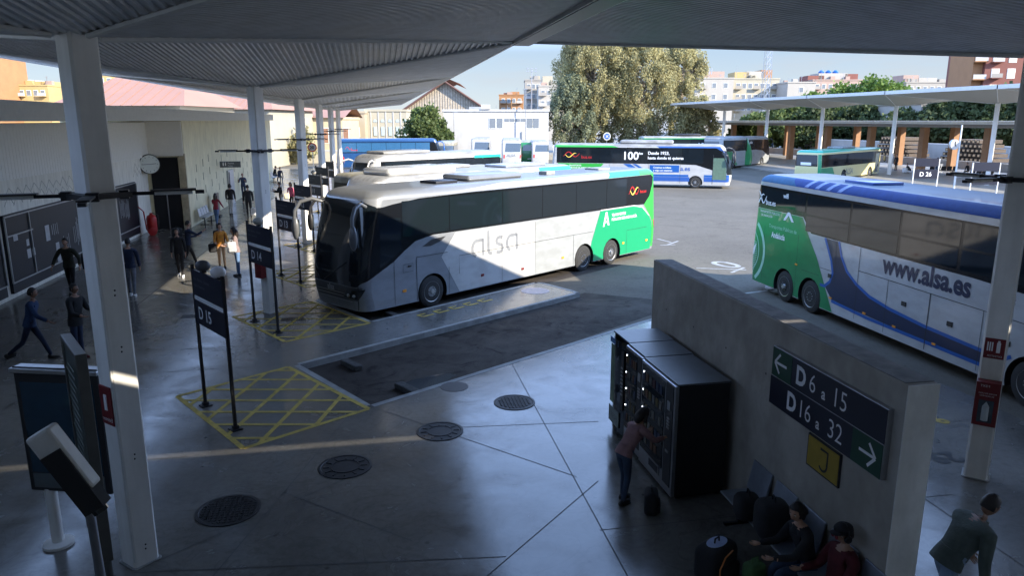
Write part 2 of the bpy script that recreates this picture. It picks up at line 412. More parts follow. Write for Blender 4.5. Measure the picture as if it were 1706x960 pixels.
# oily dark asphalt inside each bay
for i in range(0, 10):
    o = Vector((0, PITCHB * i))
    A = Vector((-.26, 14.34)) + o; Bc = Vector((-1.90, 17.20)) + o
    q = [A, A + BD * 12.5, Bc + BD * 11, Bc]
    sheet('parking_bay', [tuple(p) for p in q], -K + .004, M_BAY)

# painted hatching before each bay, floor joints, covers
def strip(mb, a, b, wd, z, mat):
    a = Vector(a); b = Vector(b); d = (b - a).normalized(); nn = Vector((-d.y, d.x)) * wd / 2
    mb.quad(*[(p.x, p.y, z) for p in (a - nn, b - nn, b + nn, a + nn)], mat)
def clip_line(p, d, poly):
    ts = []
    for i in range(len(poly)):
        a = Vector(poly[i]); e = Vector(poly[(i + 1) % len(poly)]) - a
        den = d.x * e.y - d.y * e.x
        if abs(den) < 1e-9: continue
        w_ = a - p; t = (w_.x * e.y - w_.y * e.x) / den; u_ = (w_.x * d.y - w_.y * d.x) / den
        if -1e-6 <= u_ <= 1 + 1e-6: ts.append(t)
    return (min(ts), max(ts)) if len(ts) >= 2 and max(ts) - min(ts) > .15 else None
HX = [Vector(p) for p in ((-2.44, 12.67), (-.30, 14.13), (-2.15, 17.08), (-4.21, 15.55))]
for i in range(0, 6):
    o = Vector((0, PITCHB * i)); mb = MB(); q = [p + o for p in HX]
    for j in range(4): strip(mb, q[j], q[(j + 1) % 4], .10, .0045, M_YEL)
    c = sum(q, Vector((0, 0))) / 4
    for d, sp in ((Vector((.98, -.18)), .62), (Vector((.27, .96)), .72)):
        nn = Vector((-d.y, d.x))
        for k in range(-6, 7):
            r_ = clip_line(c + nn * (k * sp + .1), d, q)
            if r_: strip(mb, c + nn * (k * sp + .1) + d * r_[0], c + nn * (k * sp + .1) + d * r_[1], .085, .006 if d.x > .5 else .0075, M_YEL)
    struct(mb.build('yellow_hatching'))
mb = MB()
JN = [((-3.0, 9.3), (.2, 11.9)), ((-.6, 14.1), (-3.0, 6.2)), ((-1.55, 10.9), (.3, 9.2)), ((3.0, 16.6), (2.9, 4.5)), ((-3.2, 9.1), (1.5, 8.6)),
      ((-11.5, 12.6), (-3.3, 12.5)), ((-11.5, 19), (-3.2, 19)), ((-2.1, 17.3), (-11.5, 17)), ((.2, 7.2), (3.3, 10.4)), ((1.4, 12.9), (4.0, 12.7)), ((-.3, 14.3), (3.0, 10.6)),
      ((-11.5, 25.5), (-3.2, 25.5)), ((-11.5, 32), (-3.2, 32)), ((-7.4, 5), (-7.4, 60)), ((1.7, 21.0), (1.1, 19.2)), ((3.5, 23.2), (2.9, 21.0)),
      ((2.9, 9.0), (8.5, 9.0)), ((6, 13), (6, 3)), ((8.0, 3), (8.0, 16)), ((5.5, 11.5), (11.9, 11.5))]
for a, b in JN: strip(mb, a, b, .014, .0035, M_JOINT)
struct(mb.build('floor_joint'))
# worn yellow lettering blobs on the island and the white/pink disc
mb = MB()
for k in range(5):
    c = Vector((1.15, 21.15)) + BD * (.62 * k)
    a = c - ND * .12; strip(mb, a, a + BD * .42, .09, .005, M_YEL); strip(mb, c + ND * .12, c + ND * .12 + BD * .3, .07, .005, M_YEL)
    strip(mb, a, a + ND * .26, .08, .0062, M_YEL)
struct(mb.build('worn_yellow_lettering'))
M_PINK = pm('faded_pink_paint', (.5, .42, .40), .7, var=.25, scale=6)
mb = MB(); cc = Vector((5.15, 23.75)); mb.add([(cc.x + .48 * math.cos(a * .2618), cc.y + .48 * math.sin(a * .2618), .005) for a in range(24)], [tuple(range(24))], M_PINK)
struct(mb.build('painted_disc'))

def road_text(txt, size, at, ang, mat, z):
    c, s = math.cos(ang), math.sin(ang)
    return struct(text_on('road_marking', txt, size, (at[0], at[1], z), (c, s, 0), (-s, c, 0), mat, bold=.02))
mb = MB()
strip(mb, G(1160, 447, -K), G(1243, 450, -K), .13, -K + .006, M_WHT_ROAD)
strip(mb, G(1235, 490, -K), G(1290, 483, -K), .13, -K + .006, M_WHT_ROAD)
strip(mb, G(1218, 455, -K), G(1240, 446, -K), .13, -K + .0075, M_WHT_ROAD)
strip(mb, G(1095, 398, -K), G(1118, 404, -K), .12, -K + .006, M_WHT_ROAD)
strip(mb, G(1112, 408, -K), G(1130, 402, -K), .12, -K + .0075, M_WHT_ROAD)
strip(mb, G(1100, 409, -K), G(1125, 408, -K), .12, -K + .009, M_WHT_ROAD)
struct(mb.build('lane_marking'))
p = G(1290, 475, -K); road_text('9', 2.0, p, R(196), M_WHT_ROAD, -K + .006)
p = G(1240, 445, -K); road_text('0', 2.0, (p[0] - .2, p[1] + 1.4), R(196), M_WHT_ROAD, -K + .006)
p = G(1597, 770, 0); road_text('29,62', .52, (p[0] + .15, p[1] + .35), R(180), M_BLK_ROAD, .005)
p = G(1560, 705, 0); road_text('9', .5, (p[0] + .25, p[1] + .3), R(190), M_YEL, .005)

def cover(c, r, label, pattern):
    t = thing('manhole_cover', label, 'manhole cover', (c[0], c[1], 0), 0, 'manhole covers in the platform floor')
    M_IRON = pm('cast_iron', (.03, .03, .032), .55, .5, var=.3, scale=20)
    mb = MB(); mb.lathe([(r, .003), (r, .012), (r * .9, .014), (r * .88, .006), (.001, .006)], (0, 0, 0), (0, 0, 1), M_IRON, 36); mb.build('frame', t, 40)
    mb = MB()
    if pattern:
        k = int(r * .8 / .07)
        for i in range(-k, k + 1):
            for j in range(-k, k + 1):
                if math.hypot(i, j) * .07 < r * .83: mb.box((i * .07, j * .07, .012), (.04, .04, .012), M_IRON, .785)
    else:
        mb.lathe([(r * .55, .006), (r * .55, .016), (r * .5, .016), (r * .5, .008), (.001, .008)], (0, 0, 0), (0, 0, 1), M_IRON, 30)
        for a in range(12): mb.box((math.cos(a * .5236) * r * .7, math.sin(a * .5236) * r * .7, .011), (.1, .03, .01), M_IRON, a * .5236)
    mb.build('lid', t)
    return t
cover((-2.31, 10.51), .46, 'studded iron manhole cover nearest the big white column', True)
cover((-.67, 11.64), .44, 'plain iron manhole cover, second from the near white column', False)
cover((1.0, 12.79), .43, 'plain iron manhole cover where the sunlight streak ends', False)
cover((2.61, 13.95), .42, 'studded iron manhole cover nearest the vending machines', True)
mb = MB(); mb.lathe([(.3, .001), (.3, .006), (.001, .006)], (0, 0, 0), (0, 0, 1), M_DARK, 24)
o = mb.build('drain_cover'); o.location = (1.51, 15.08, 0); tag(o, 'small dark drain cover close to the empty bay edge', 'drain cover')
for (u, v, lab) in ((322, 527, 'rectangular floor grating left of the nearest gate sign'), (487, 532, 'rectangular floor grating right of the second white column')):
    x, y = G(u, v); mb = MB()
    mb.box((0, 0, .003), (.62, .36, .006), M_DARK)
    for k in range(9): mb.box((-.28 + k * .07, 0, .009), (.02, .34, .008), M_DARKMET)
    o = mb.build('floor_grating'); o.location = (x, y, 0); tag(o, lab, 'grating')
# wheel stops in the bays
def stop(c, lab, ang=R(-60)):
    mb = MB(); mb.prism([(-.36, -.11), (.36, -.11), (.36, .11), (-.36, .11)], 0, .13, pm('dirty_concrete', (.06, .058, .055), .9, var=.4, scale=9, bump=.6))
    o = mb.build('wheel_stop', bevel=.03); o.location = (c[0], c[1], -K + .004); o.rotation_euler.z = ang
    tag(o, lab, 'wheel stop', 'concrete wheel stops in the bays')
stop(G(585, 606, -.05), 'concrete wheel stop near the front corner of the empty bay'); stop(G(678, 646, -.05), 'concrete wheel stop by the puddle in the empty bay')
stop(G(655, 524, -.05), 'concrete wheel stop under the nose of the silver coach')
mb = MB(); pts = [G(u, v, -K) for u, v in ((690, 655), (715, 648), (745, 636), (762, 625), (745, 622), (715, 628), (685, 634), (668, 643), (675, 654))]
M_WATER = pm('puddle_water', (.01, .012, .014), .03, spec=.8)
mb.add([(p[0], p[1], -K + .008) for p in pts], [tuple(range(len(pts)))], M_WATER); struct(mb.build('puddle_water'))

# right-hand platform across the yard
RP = [(44.5, 30), (44.5, 122), (70, 122), (70, 30)]
mb = MB(); mb.prism(RP[::-1], -K - .01, 0, ground_mat('pale_concrete', (.22, .21, .19), (.28, .27, .245), (.18, .17, .16), .45, .1, .3, 8, .1, .3)); struct(mb.build('platform'))

# ------------------------------------------------------------------ canopies
def tri_panel(mb, cx, cy, d, E_, W_, zl, ze, mat, pitch=.12, amp=.028):
    """one corrugated triangle of an inverted pyramid: apex at the column, edge at distance E_ along d"""
    l = Vector((-d.y, d.x)); k = 0; P = []
    x = -W_
    if pitch:
        while x < W_:
            for dx, dz in ((0, 0), (.36, 0), (.5, amp), (.86, amp)):
                if x + dx * pitch < W_: P.append((x + dx * pitch, dz))
            x += pitch
        P.append((W_, 0))
    else: P = [(-W_, 0), (0, 0), (W_, 0)]
    vs = []
    for p, dz in P:
        q0 = abs(p) * E_ / W_
        for q in (q0, E_):
            z = zl + (ze - zl) * q / E_
            vs.append((cx + d.x * q + l.x * p, cy + d.y * q + l.y * p, z + dz))
    mb.add(vs, [(2 * i, 2 * i + 2, 2 * i + 3, 2 * i + 1) for i in range(len(P) - 1)], mat)
def canopy_module(cx, cy, label, group, hx=6.3, hy=6.5, zl=6.5, ze=7.2, ribs=.12, gap_near=0., umat=None, fh=.16):
    t = thing('canopy', label, 'canopy', (cx, cy, 0), 0, group)
    um = umat or M_CANOPY
    mb = MB()
    for d, e, w_ in ((Vector((1, 0)), hx, hy), (Vector((-1, 0)), hx, hy), (Vector((0, 1)), hy, hx), (Vector((0, -1)), hy - gap_near, hx)):
        tri_panel(mb, 0, 0, d, e, w_, zl, ze, um, ribs)
    mb.build('corrugated_soffit', t)
    mb = MB(); Zt = ze + .1
    c = [(-hx, -hy + gap_near), (hx, -hy + gap_near), (hx, hy), (-hx, hy)]
    top = [(x, y, Zt) for x, y in c] + [(0, 0, zl + .25)]
    mb.add(top, [(0, 1, 4), (1, 2, 4), (2, 3, 4), (3, 0, 4)], M_CANTOP)
    mb.build('roof_sheet', t)
    mb = MB()
    for i in range(4):
        a, b = Vector(c[i]), Vector(c[(i + 1) % 4]); d = (b - a).normalized(); nn = Vector((-d.y, d.x)) * .05
        q = [a, b, b + nn, a + nn]
        mb.prism([(p.x * .9992, p.y * .9992) for p in q], ze - .015, ze + fh, M_FASCIA)
    mb.build('fascia', t)
    # ridge trims along the diagonals
    mb = MB()
    for x, y in c:
        mb.tube([(x * .03, y * .03, zl + .0), (x * .995, y * .995, ze - .012)], .035, M_FASCIA, 6)
    mb.build('valley_trim', t)
    return t
cg = 'folded metal canopies over the left platform'
rows = [-3.6, 9.4, 22.4, 35.4, 48.4, 61.4, 74.4]
names = ['behind the viewer', 'on the nearest big column', 'on the second column, above the gate signs', 'on the third column', 'on the fourth column', 'on the fifth column', 'on the farthest column of the row']
for i, s_ in enumerate(rows):
    canopy_module(-3.2, s_, 'ribbed grey folded canopy ' + names[i], cg, ribs=.12 if i < 4 else .24)
cr_ = 'folded metal canopies over the right'
canopy_module(9.4, 9.4, 'dark ribbed canopy spanning the top right of the view', cr_, gap_near=.30)
canopy_module(22.0, 9.4, 'ribbed canopy beyond the top right canopy, over the blue and white coach', cr_, gap_near=.3, ribs=.24)
canopy_module(9.4, -3.6, 'ribbed canopy overhead between viewer and station hall', cr_, ribs=.12)
canopy_module(22.0, -3.6, 'ribbed canopy far right beside the station hall', cr_, ribs=0)
mb = MB(); mb.box((3.1, 2.9, 7.26), (.34, 26, .30), M_DARKMET); mb.box((3.29, 2.9, 7.17), (.03, 26.1, .1), M_FASCIA); mb.box((2.91, 2.9, 7.17), (.03, 26.1, .1), M_FASCIA)
tag(mb.build('gutter_beam'), 'dark gutter beam with pale edges between left and right canopy', 'beam')

# ------------------------------------------------------------------ columns with cross-arm lights
def column(x, y, label, group, h=6.55, hd=.235, rich=True, sides=45):
    t = thing('canopy_column', label, 'column', (x, y, 0), 0, group)
    mb = MB(); b = .03
    P = [(hd, 0), (0, hd), (-hd, 0), (0, -hd)]
    Q = []
    for i in range(4):
        a = Vector(P[i]); p_ = Vector(P[i - 1]); n_ = Vector(P[(i + 1) % 4])
        Q += [a + (p_ - a).normalized() * b, a + (n_ - a).normalized() * b]
    mb.prism([tuple(q) for q in Q], 0, h, M_COLUMN); mb.build('shaft', t)
    if rich:
        mb = MB(); mb.prism([(q.x * 1.18, q.y * 1.18) for q in Q], 0.001, .012, M_KERB); mb.build('base_plate', t)
        mb = MB(); mb.tube([(.0, -hd * .98, .1), (.0, -hd * .98, 4.7)], .009, M_FASCIA, 6); mb.build('conduit', t)
        for z_ in (.25, 1.5, 2.9, 3.6):
            for sg_ in (-1, 1): mb = MB(); mb.ell((hd * .5 + .012 * sg_ * .2, -hd * .5 - .004, z_ + .03 * sg_), (.012, .012, .012), M_DARK, 6, 4); mb.build('bolt', t)
    return t
def lamp_arms(x, y, label, group, big=True):
    t = thing('cross_arm_light', label, 'light fitting', (x, y, 4.75), 0, group)
    mb = MB(); mb.box((0, 0, 0), (.56, .56, .06), M_DARKMET, R(45)); mb.build('collar', t)
    for k in range(4):
        a = R(12 + 90 * k); d = Vector((math.cos(a), math.sin(a), 0))
        mb = MB(); mb.tube([d * .3, d * .62], .022, M_DARKMET, 6)
        mb.box(d * .30 + Vector((0, 0, -.0)), (.10, .13, .10), M_DARKMET, a)
        mb.build('arm', t)
        mb = MB(); mb.box(d * .83 + Vector((0, 0, .03)), (.50, .13, .02), M_DARK, a); mb.tube([d * .62 + Vector((0, 0, -.0)), d * 1.04 + Vector((0, 0, -.0))], .026, M_FASCIA, 8)
        mb.box(d * 1.12, (.10, .08, .04), M_DARKMET, a)
        mb.build('luminaire', t)
    return t
gc = 'white columns carrying the left canopies'; gl = 'cross-arm light fittings on the columns'
ord_ = ['nearest', 'second', 'third', 'fourth', 'fifth', 'farthest']
for i, s_ in enumerate(rows[1:]):
    column(-3.2, s_, 'white square column, ' + ord_[i] + ' of the left platform row', gc)
    lamp_arms(-3.2, s_, 'dark four-armed light fitting on the ' + ord_[i] + ' left platform column', gl)
column(9.36, 9.5, 'white square column at right holding the dark red extinguisher box', 'white columns carrying the right canopies', h=6.6)
lamp_arms(9.36, 9.5, 'dark four-armed light fitting on the right column', gl)
column(22.0, 9.4, 'white square column beyond the blue and white coach', 'white columns carrying the right canopies')
# signs on the columns
def diamond_face(x, y, which, z0, z1, name, label, cat, mat, depth=.02, wd=.28, box=False):
    """panel on the column face whose normal is which=(nx,ny)"""
    n_ = Vector(which).normalized(); t_ = Vector((-n_.y, n_.x))
    c = Vector((x, y)) + n_ * (.235 * .7071 + .004)
    mb = MB(); q = [c + t_ * wd / 2, c - t_ * wd / 2, c - t_ * wd / 2 + n_ * depth, c + t_ * wd / 2 + n_ * depth]
    mb.prism([tuple(p) for p in q], z0, z1, mat)
    o = tag(mb.build(name, bevel=.004), label, cat)
    return o, c, n_, t_
o, c, n_, t_ = diamond_face(-3.2, 9.4, (-1, -1), 1.95, 2.45, 'fire_sign', 'dark red fire equipment sign on the nearest left column', 'sign', M_DRED, .015, .26)
q = c + n_ * .018
text_on('print', 'Extintor', .07, (q.x + t_.x * .12, q.y + t_.y * .12, 2.0), (-t_.x, -t_.y, 0), (0, 0, 1), M_TXT, o)
mb = MB(); mb.box((q.x, q.y, 2.24), (.012, .06, .2), M_TXT, math.atan2(n_.y, n_.x)); mb.build('pictogram', o)
o, c, n_, t_ = diamond_face(-3.2, 22.4, (-1, -1), 1.1, 2.0, 'extinguisher_box', 'dark red extinguisher box low on the second left column', 'extinguisher box', M_DRED, .18, .28)
o, c, n_, t_ = diamond_face(9.36, 9.5, (-1, -1), 2.02, 2.34, 'fire_sign', 'small dark red pictogram sign on the right column above the red box', 'sign', M_DRED, .012, .27)
q = c + n_ * .015
mb = MB()
mb.box((q.x + t_.x * .05, q.y + t_.y * .05, 2.2), (.006, .05, .16), M_TXT, math.atan2(n_.y, n_.x)); mb.box((q.x + t_.x * .05, q.y + t_.y * .05, 2.295), (.006, .03, .03), M_TXT, math.atan2(n_.y, n_.x))
for k in range(3): mb.box((q.x - t_.x * (.03 + .03 * k), q.y - t_.y * (.03 + .03 * k), 2.21), (.006, .018, .14), M_TXT, math.atan2(n_.y, n_.x))
mb.build('pictogram', o)
text_on('print', 'EXTINTOR', .04, (q.x + t_.x * .11, q.y + t_.y * .11, 2.05), (-t_.x, -t_.y, 0), (0, 0, 1), M_TXT, o)
o, c, n_, t_ = diamond_face(9.36, 9.5, (-1, -1), .98, 1.68, 'extinguisher_box', 'dark red extinguisher cabinet with window on the right column', 'extinguisher box', M_DRED, .2, .32)
q = c + n_ * .203; a_ = math.atan2(n_.y, n_.x)
mb = MB(); mb.box((q.x, q.y, 1.22), (.006, .2, .36), M_GLASS2, a_); mb.build('window', o)
mb = MB(); mb.lathe([(.001, 0), (.05, .0), (.05, .22), (.02, .27), (.001, .3)], (q.x - n_.x * .0 + n_.x * .004, q.y + n_.y * .004, 1.08), (0, 0, 1), pm('pale_label', (.45, .5, .52), .5), 10); mb.build('extinguisher', o, 40)
text_on('print', 'PULSAR EN CASO', .03, (q.x + n_.x * .002 + t_.x * .12, q.y + n_.y * .002 + t_.y * .12, 1.5), (-t_.x, -t_.y, 0), (0, 0, 1), M_TXT, o)
text_on('print', 'DE INCENDIO', .03, (q.x + n_.x * .002 + t_.x * .09, q.y + n_.y * .002 + t_.y * .09, 1.46), (-t_.x, -t_.y, 0), (0, 0, 1), M_TXT, o)
text_on('print', 'F.EXT', .05, (q.x + n_.x * .002 + t_.x * .02, q.y + n_.y * .002 + t_.y * .02, 1.61), (-t_.x, -t_.y, 0), (0, 0, 1), M_TXT, o)

# ------------------------------------------------------------------ station building on the left
t = thing('station_building', 'long cream station building with overhanging roof along the left platform', 'building', (-11.57, 20, 0))
def W_(mb, c, d, mat): mb.box((c[0] + 11.57, c[1] - 20, c[2]), d, mat)
mb = MB(); W_(mb, (-12.1, 12, 2.75), (1.06, 59.2, 5.5), M_WHITEW); mb.build('wall', t)
mb = MB(); W_(mb, (-11.5, 12, 4.62), (.10, 59.4, 1.75), pm('ribbed_panel', (.86, .84, .77), .5, var=.03))
for k in range(260): W_(mb, (-11.448, -17 + k * .226, 4.62), (.006, .025, 1.74), MATS['ribbed_panel'])
mb.build('upper_panel', t)
mb = MB(); W_(mb, (-12.6, 59, 2.8), (5.75, 34.4, 5.6), M_CREAM); 

mb.build('wall', t, label='pale yellowish cream projecting wing wall')
mb = MB(); W_(mb, (-10.66, 41.68, 4.66), (1.84, .1, 1.76), MATS['ribbed_panel']); mb.build('upper_panel', t)
mb = MB(); W_(mb, (-12.5, 29.5, 5.85), (6.0, 95.6, .56), pm('roof_edge_grey', (.58, .57, .52), .5, var=.05)); mb.build('roof_edge', t)
mb = MB(); W_(mb, (-9.86, 41.72, 1.95), (.34, .16, 3.9), M_STONE); mb.build('stone_jamb', t)
mb = MB(); W_(mb, (-10.75, 41.76, 1.85), (1.35, .06, 3.7), M_BLACK); mb.build('doorway', t)  # flat black slab paints the darkness inside the open doorway
mb = MB(); W_(mb, (-10.75, 41.70, .95), (.05, .03, 1.9), M_STEEL); W_(mb, (-10.75, 41.70, 1.95), (1.2, .03, .04), M_STEEL); mb.build('door_frame', t)
# dark glazed shop fronts
M_SHOP = pm('shop_glass_dark', (.010, .012, .018), .35, var=.15, spec=.25)
M_FRAME = pm('pale_aluminium', (.42, .42, .42), .4, .3)
for (a, b) in ((18.2, 25.2), (25.6, 31.9), (32.3, 39.1), (9, 17.8)):
    mb = MB(); W_(mb, (-11.52, (a + b) / 2, 1.42), (.10, b - a, 2.5), M_SHOP); sf = mb.build('shop_window', t)
    mb = MB()
    for z in (.52, 2.62): W_(mb, (-11.45, (a + b) / 2, z), (.045, b - a, .04), M_FRAME)
    for k in (0, .27, 1): W_(mb, (-11.45, a + (b - a) * k, 1.56), (.04, .045, 2.1), M_FRAME)
    W_(mb, (-11.45, a + .95, 2.0), (.042, 1.8, .04), M_FRAME)
    fr = mb.build('frame', t)
rr = random.Random(3)
M_NOTE = pm('paper_notice', (.45, .45, .45), .7)
for (s0, zz, w0, h0) in ((27.0, 1.25, .28, .30), (27.0, 1.62, .2, .22), (27.35, 1.25, .2, .25), (28.6, 1.7, .34, .55), (29.3, .9, .3, .7), (33.3, 1.5, .25, .35), (26.2, 1.9, .3, .2)):
    mb = MB(); W_(mb, (-11.463, s0, zz), (.006, w0, h0), M_NOTE); mb.build('notice', t)
for (s0, z0, hh) in ((29.0, 1.75, .5), (29.9, 1.1, .7), (30.9, 1.3, .9), (31.3, 1.5, .9), (34.5, 1.5, .8), (36.5, 1.6, .9), (37.2, 1.5, 1.0)):
    for k in range(4): mb = MB(); W_(mb, (-11.463, s0 + k * .16, z0), (.005, .035, hh * (.6 + .4 * rr.random())), M_NOTE); mb.build('film_stripe', t)
# zig-zag decoration over the shop fronts and slots in the wing wall
M_ZZ = pm('grey_line', (.55, .54, .48), .6)
mb = MB()
for s0, s1 in ((26, 33.5), (39.2, 41.2), (20, 25)):
    s_ = s0
    while s_ < s1:
        for ro in range(2):
            p = [(-11.567 + 11.57 + .01, s_ - 20 + .34 * j + ro * .12, 2.85 + .28 * ro + (.3 if j % 2 else 0) + .1 * rr.random()) for j in range(3)]
            mb.tube(p, .007, M_ZZ, 4)
        s_ += .62
mb.build('zigzag_relief', t)
for k in range(30):
    mb = MB(); s_ = 43.6 + (k % 12) * 1.9 + rr.random() * .6; z = 1.5 + (k // 12) * .75 + ((k * 7) % 3) * .2
    W_(mb, (-9.705, s_, z), (.014, .05, .42), pm('slot_shadow_gap', (.36, .33, .24), .9)); mb.build('wall_slot', t)
mb = MB(); W_(mb, (-9.66, 53.6, 1.15), (.12, 1.9, 2.3), M_STEEL); W_(mb, (-9.62, 52.9, 1.1), (.1, .12, 2.2), M_DARKMET); mb.build('side_door', t)
# station hall behind the viewer (gives the shade and reflections its dark side)
t2 = thing('station_hall', 'two storey station hall whose upper window the view is taken from', 'building', (0, -1.2, 0))
mb = MB(); mb.box((5, -4, 3.2), (36, 8, 6.4), M_WHITEW); mb.build('wall', t2)

# clock on the left wall
def clock(loc, face, label, r=.42, double=False):
    t = thing('wall_clock', label, 'clock', loc)
    ax = Vector(face)
    mb = MB(); mb.lathe([(r, -.06), (r, .06), (r * .93, .07), (r * .93, .05)], (0, 0, 0), ax, M_DARKMET, 28); mb.build('rim', t, 40)
    mb = MB(); mb.lathe([(r * .93, .05), (.001, .055)], (0, 0, 0), ax, pm('dial', (.7, .74, .68), .5, var=.02), 28); mb.build('dial', t)
    side = Vector((0, 0, 1)).cross(ax).normalized()
    mb = MB()
    for k in range(12):
        a = k * math.pi / 6; p = (side * math.cos(a) + Vector((0, 0, 1)) * math.sin(a)) * r * .78 + ax * .06
        mb.tube([p, p * .88 + ax * .008], .012, M_BLACK, 4)
    mb.build('hour_marks', t)
    for a, l in ((R(5), .6), (R(182), .72)):
        mb = MB(); p = (side * math.cos(a) + Vector((0, 0, 1)) * math.sin(a)) * r * l; mb.tube([ax * .07, p + ax * .07], .014, M_BLACK, 4); mb.build('hand', t)
    return t
clock((-11.2, 40.8, 3.42), Vector((.45, -.89, 0)), 'round white wall clock with dark rim beside the dark doorway', .5)
mb = MB(); mb.box((-11.45, 41.0, 3.42), (.24, .1, .1), M_DARKMET); tag(mb.build('clock_bracket'), 'dark bracket holding the round clock to the wall', 'bracket')

# hanging toilet sign
mb = MB(); mb.box((0, 0, 0), (1.25, .12, .38), pm('grey_sign', (.10, .11, .11), .5)); o = mb.build('hanging_sign'); o.location = (-9.0, 50.3, 2.85)
tag(o, 'grey hanging restroom sign over the far part of the wall', 'sign')
mb = MB()
for x in (-.42, -.28): mb.box((x, -.065, .0), (.06, .01, .16), M_TXT); mb.box((x, -.065, .11), (.045, .01, .045), M_TXT)
mb.build('pictogram', o)
text_on('print', 'Aseos', .16, (-.16, -.063, .03), (1, 0, 0), (0, 0, 1), M_TXT, o); text_on('print', 'Toilets', .11, (-.16, -.063, -.12), (1, 0, 0), (0, 0, 1), M_TXT, o)

# wheeled fire extinguisher
t = thing('wheeled_extinguisher', 'red wheeled fire extinguisher standing against the left wall', 'fire extinguisher', (-11.0, 39.4, 0), R(20))
mb = MB(); mb.lathe([(.001, .12), (.2, .14), (.24, .22), (.24, .82), (.2, .95), (.07, 1.03), (.06, 1.1), (.001, 1.1)], (0, 0, 0), (0, 0, 1), M_RED, 18); mb.build('cylinder', t, 50)
for y in (-.28, .28):
    mb = MB(); mb.lathe([(.16, -.03), (.2, -.02), (.2, .02), (.16, .03), (.001, .03)], (-.02, y, .2), (0, 1, 0), M_RED, 18); mb.build('wheel', t, 40)
mb = MB(); mb.tube([(-.25, -.2, .25), (-.32, -.2, 1.2), (-.55, -.2, 1.45), (-.55, .2, 1.45), (-.32, .2, 1.2), (-.25, .2, .25)], .02, M_RED, 6); mb.build('handle', t)
mb = MB(); mb.tube([(.05, 0, 1.1), (.3, .05, 1.0), (.34, .1, .6), (.3, 0, .35), (.28, -.1, .7)], .018, M_DARK, 6); mb.build('hose', t)

# row of seats and notice board by the wing wall
def seat_row(x, y, n, label, group=None, rz=0, mat=M_STEEL, pitch=.58):
    t = thing('seat_row', label, 'bench', (x, y, 0), rz, group)
    for k in range(n):
        yy = k * pitch
        mb = MB(); mb.box((.22, yy, .44), (.44, .5, .03), mat); mb.build('seat', t, bevel=.01)
        mb = MB(); mb.box((-.02, yy, .68), (.03, .5, .42), mat, rot=Matrix.Rotation(R(-12), 3, 'Y')); mb.build('backrest', t, bevel=.01)
    mb = MB(); mb.box((.2, (n - 1) * pitch / 2, .38), (.06, n * pitch, .06), M_DARKMET); mb.build('beam', t)
    for yy in (0.1, (n - 1) * pitch - .1):
        mb = MB(); mb.box((.2, yy, .19), (.05, .05, .36), M_DARKMET); mb.box((.2, yy, .012), (.45, .06, .02), M_DARKMET); mb.build('leg', t)
    return t
seat_row(-9.45, 42.8, 4, 'row of metal seats against the cream wing wall', pitch=.62, mat=pm('pale_blue_steel', (.5, .54, .6), .35, .4))
mb = MB(); mb.box((0, 0, .75), (.06, .8, 1.3), pm('brown_board', (.30, .24, .20), .6)); mb.box((0, 0, .05), (.3, .7, .06), M_DARKMET)
o = mb.build('notice_board'); o.location = (-9.2, 46.4, 0); tag(o, 'brown standing notice board beyond the seats', 'notice board')
t = thing('litter_bin', 'steel litter bin by the far wall', 'bin', (-8.6, 58.5, 0)); mb = MB(); mb.lathe([(.2, 0), (.22, .9), (.2, 1.0), (.001, 1.0)], (0, 0, 0), (0, 0, 1), M_STEEL, 16); mb.build('body', t, 40)
mb = MB(); mb.lathe([(.23, .8), (.23, .88)], (0, 0, 0), (0, 0, 1), M_DARKMET, 16); mb.build('ring', t, 40)

# ------------------------------------------------------------------ gate signs
def gate_sign(i, num, lamps):
    a = Vector((-2.72, 13.56 + PITCHB * i)); b = Vector((-3.52, 14.90 + PITCHB * i))
    t = thing('gate_sign', 'navy two-panel gate sign on two dark posts reading D %d' % num, 'sign', (a.x, a.y, 0), 0, 'gate signs in front of the bays')
    d = (b - a); L_ = d.length; d.normalize(); n_ = Vector((d.y, -d.x))      # n_ faces the concourse side
    n_ = Vector((-d.y, d.x))
    if n_.dot(Vector((-.86, -.5))) < 0: n_ = -n_
    for k in (0, L_):
        mb = MB(); p = d * k; mb.box((p.x, p.y, 1.45), (.055, .055, 2.9), M_DARKMET, math.atan2(d.y, d.x)); mb.build('post', t)
        mb = MB(); mb.box((p.x, p.y, .012), (.2, .2, .02), M_DARKMET, .6); mb.box((p.x, p.y, .05), (.1, .1, .06), M_DARKMET, .6); mb.build('foot_plate', t)
    c = d * (L_ / 2); a_ = math.atan2(d.y, d.x)
    for z, h_ in ((2.56, .50), (1.98, .46)):
        mb = MB(); mb.box((c.x, c.y, z), (L_ - .06, .05, h_), M_SIGN, a_); mb.build('panel', t)
    mb = MB(); mb.box((c.x, c.y, 2.26), (L_ - .06, .04, .07), M_TXT, a_); mb.build('white_strip', t)
    left = c + d * (L_ / 2)       # far post is on the left for a reader on the concourse
    f = n_ * .028
    ux = (-d.x, -d.y, 0)
    p = left - d * .2 + f
    text_on('print', 'D %d' % num, .34, (p.x, p.y, 1.87), ux, (0, 0, 1), M_TXT, t, bold=.004)
    p = left - d * .1 + f
    text_on('print', 'Alsa  Almería · Granada', .085, (p.x, p.y, 2.62), ux, (0, 0, 1), M_LOGO, t)
    text_on('print', 'Salidas · Departures', .07, (p.x, p.y, 2.5), ux, (0, 0, 1), M_LOGO, t)
    for k, (frac, mat_) in enumerate(lamps):
        p = d * (L_ * frac); mb = MB(); mb.ell((p.x, p.y, 2.95), (.14, .11, .11), mat_, 14, 8); mb.box((p.x, p.y, 2.86), (.12, .08, .08), M_DARKMET, a_); mb.build('lamp_head', t, 50)
    return t
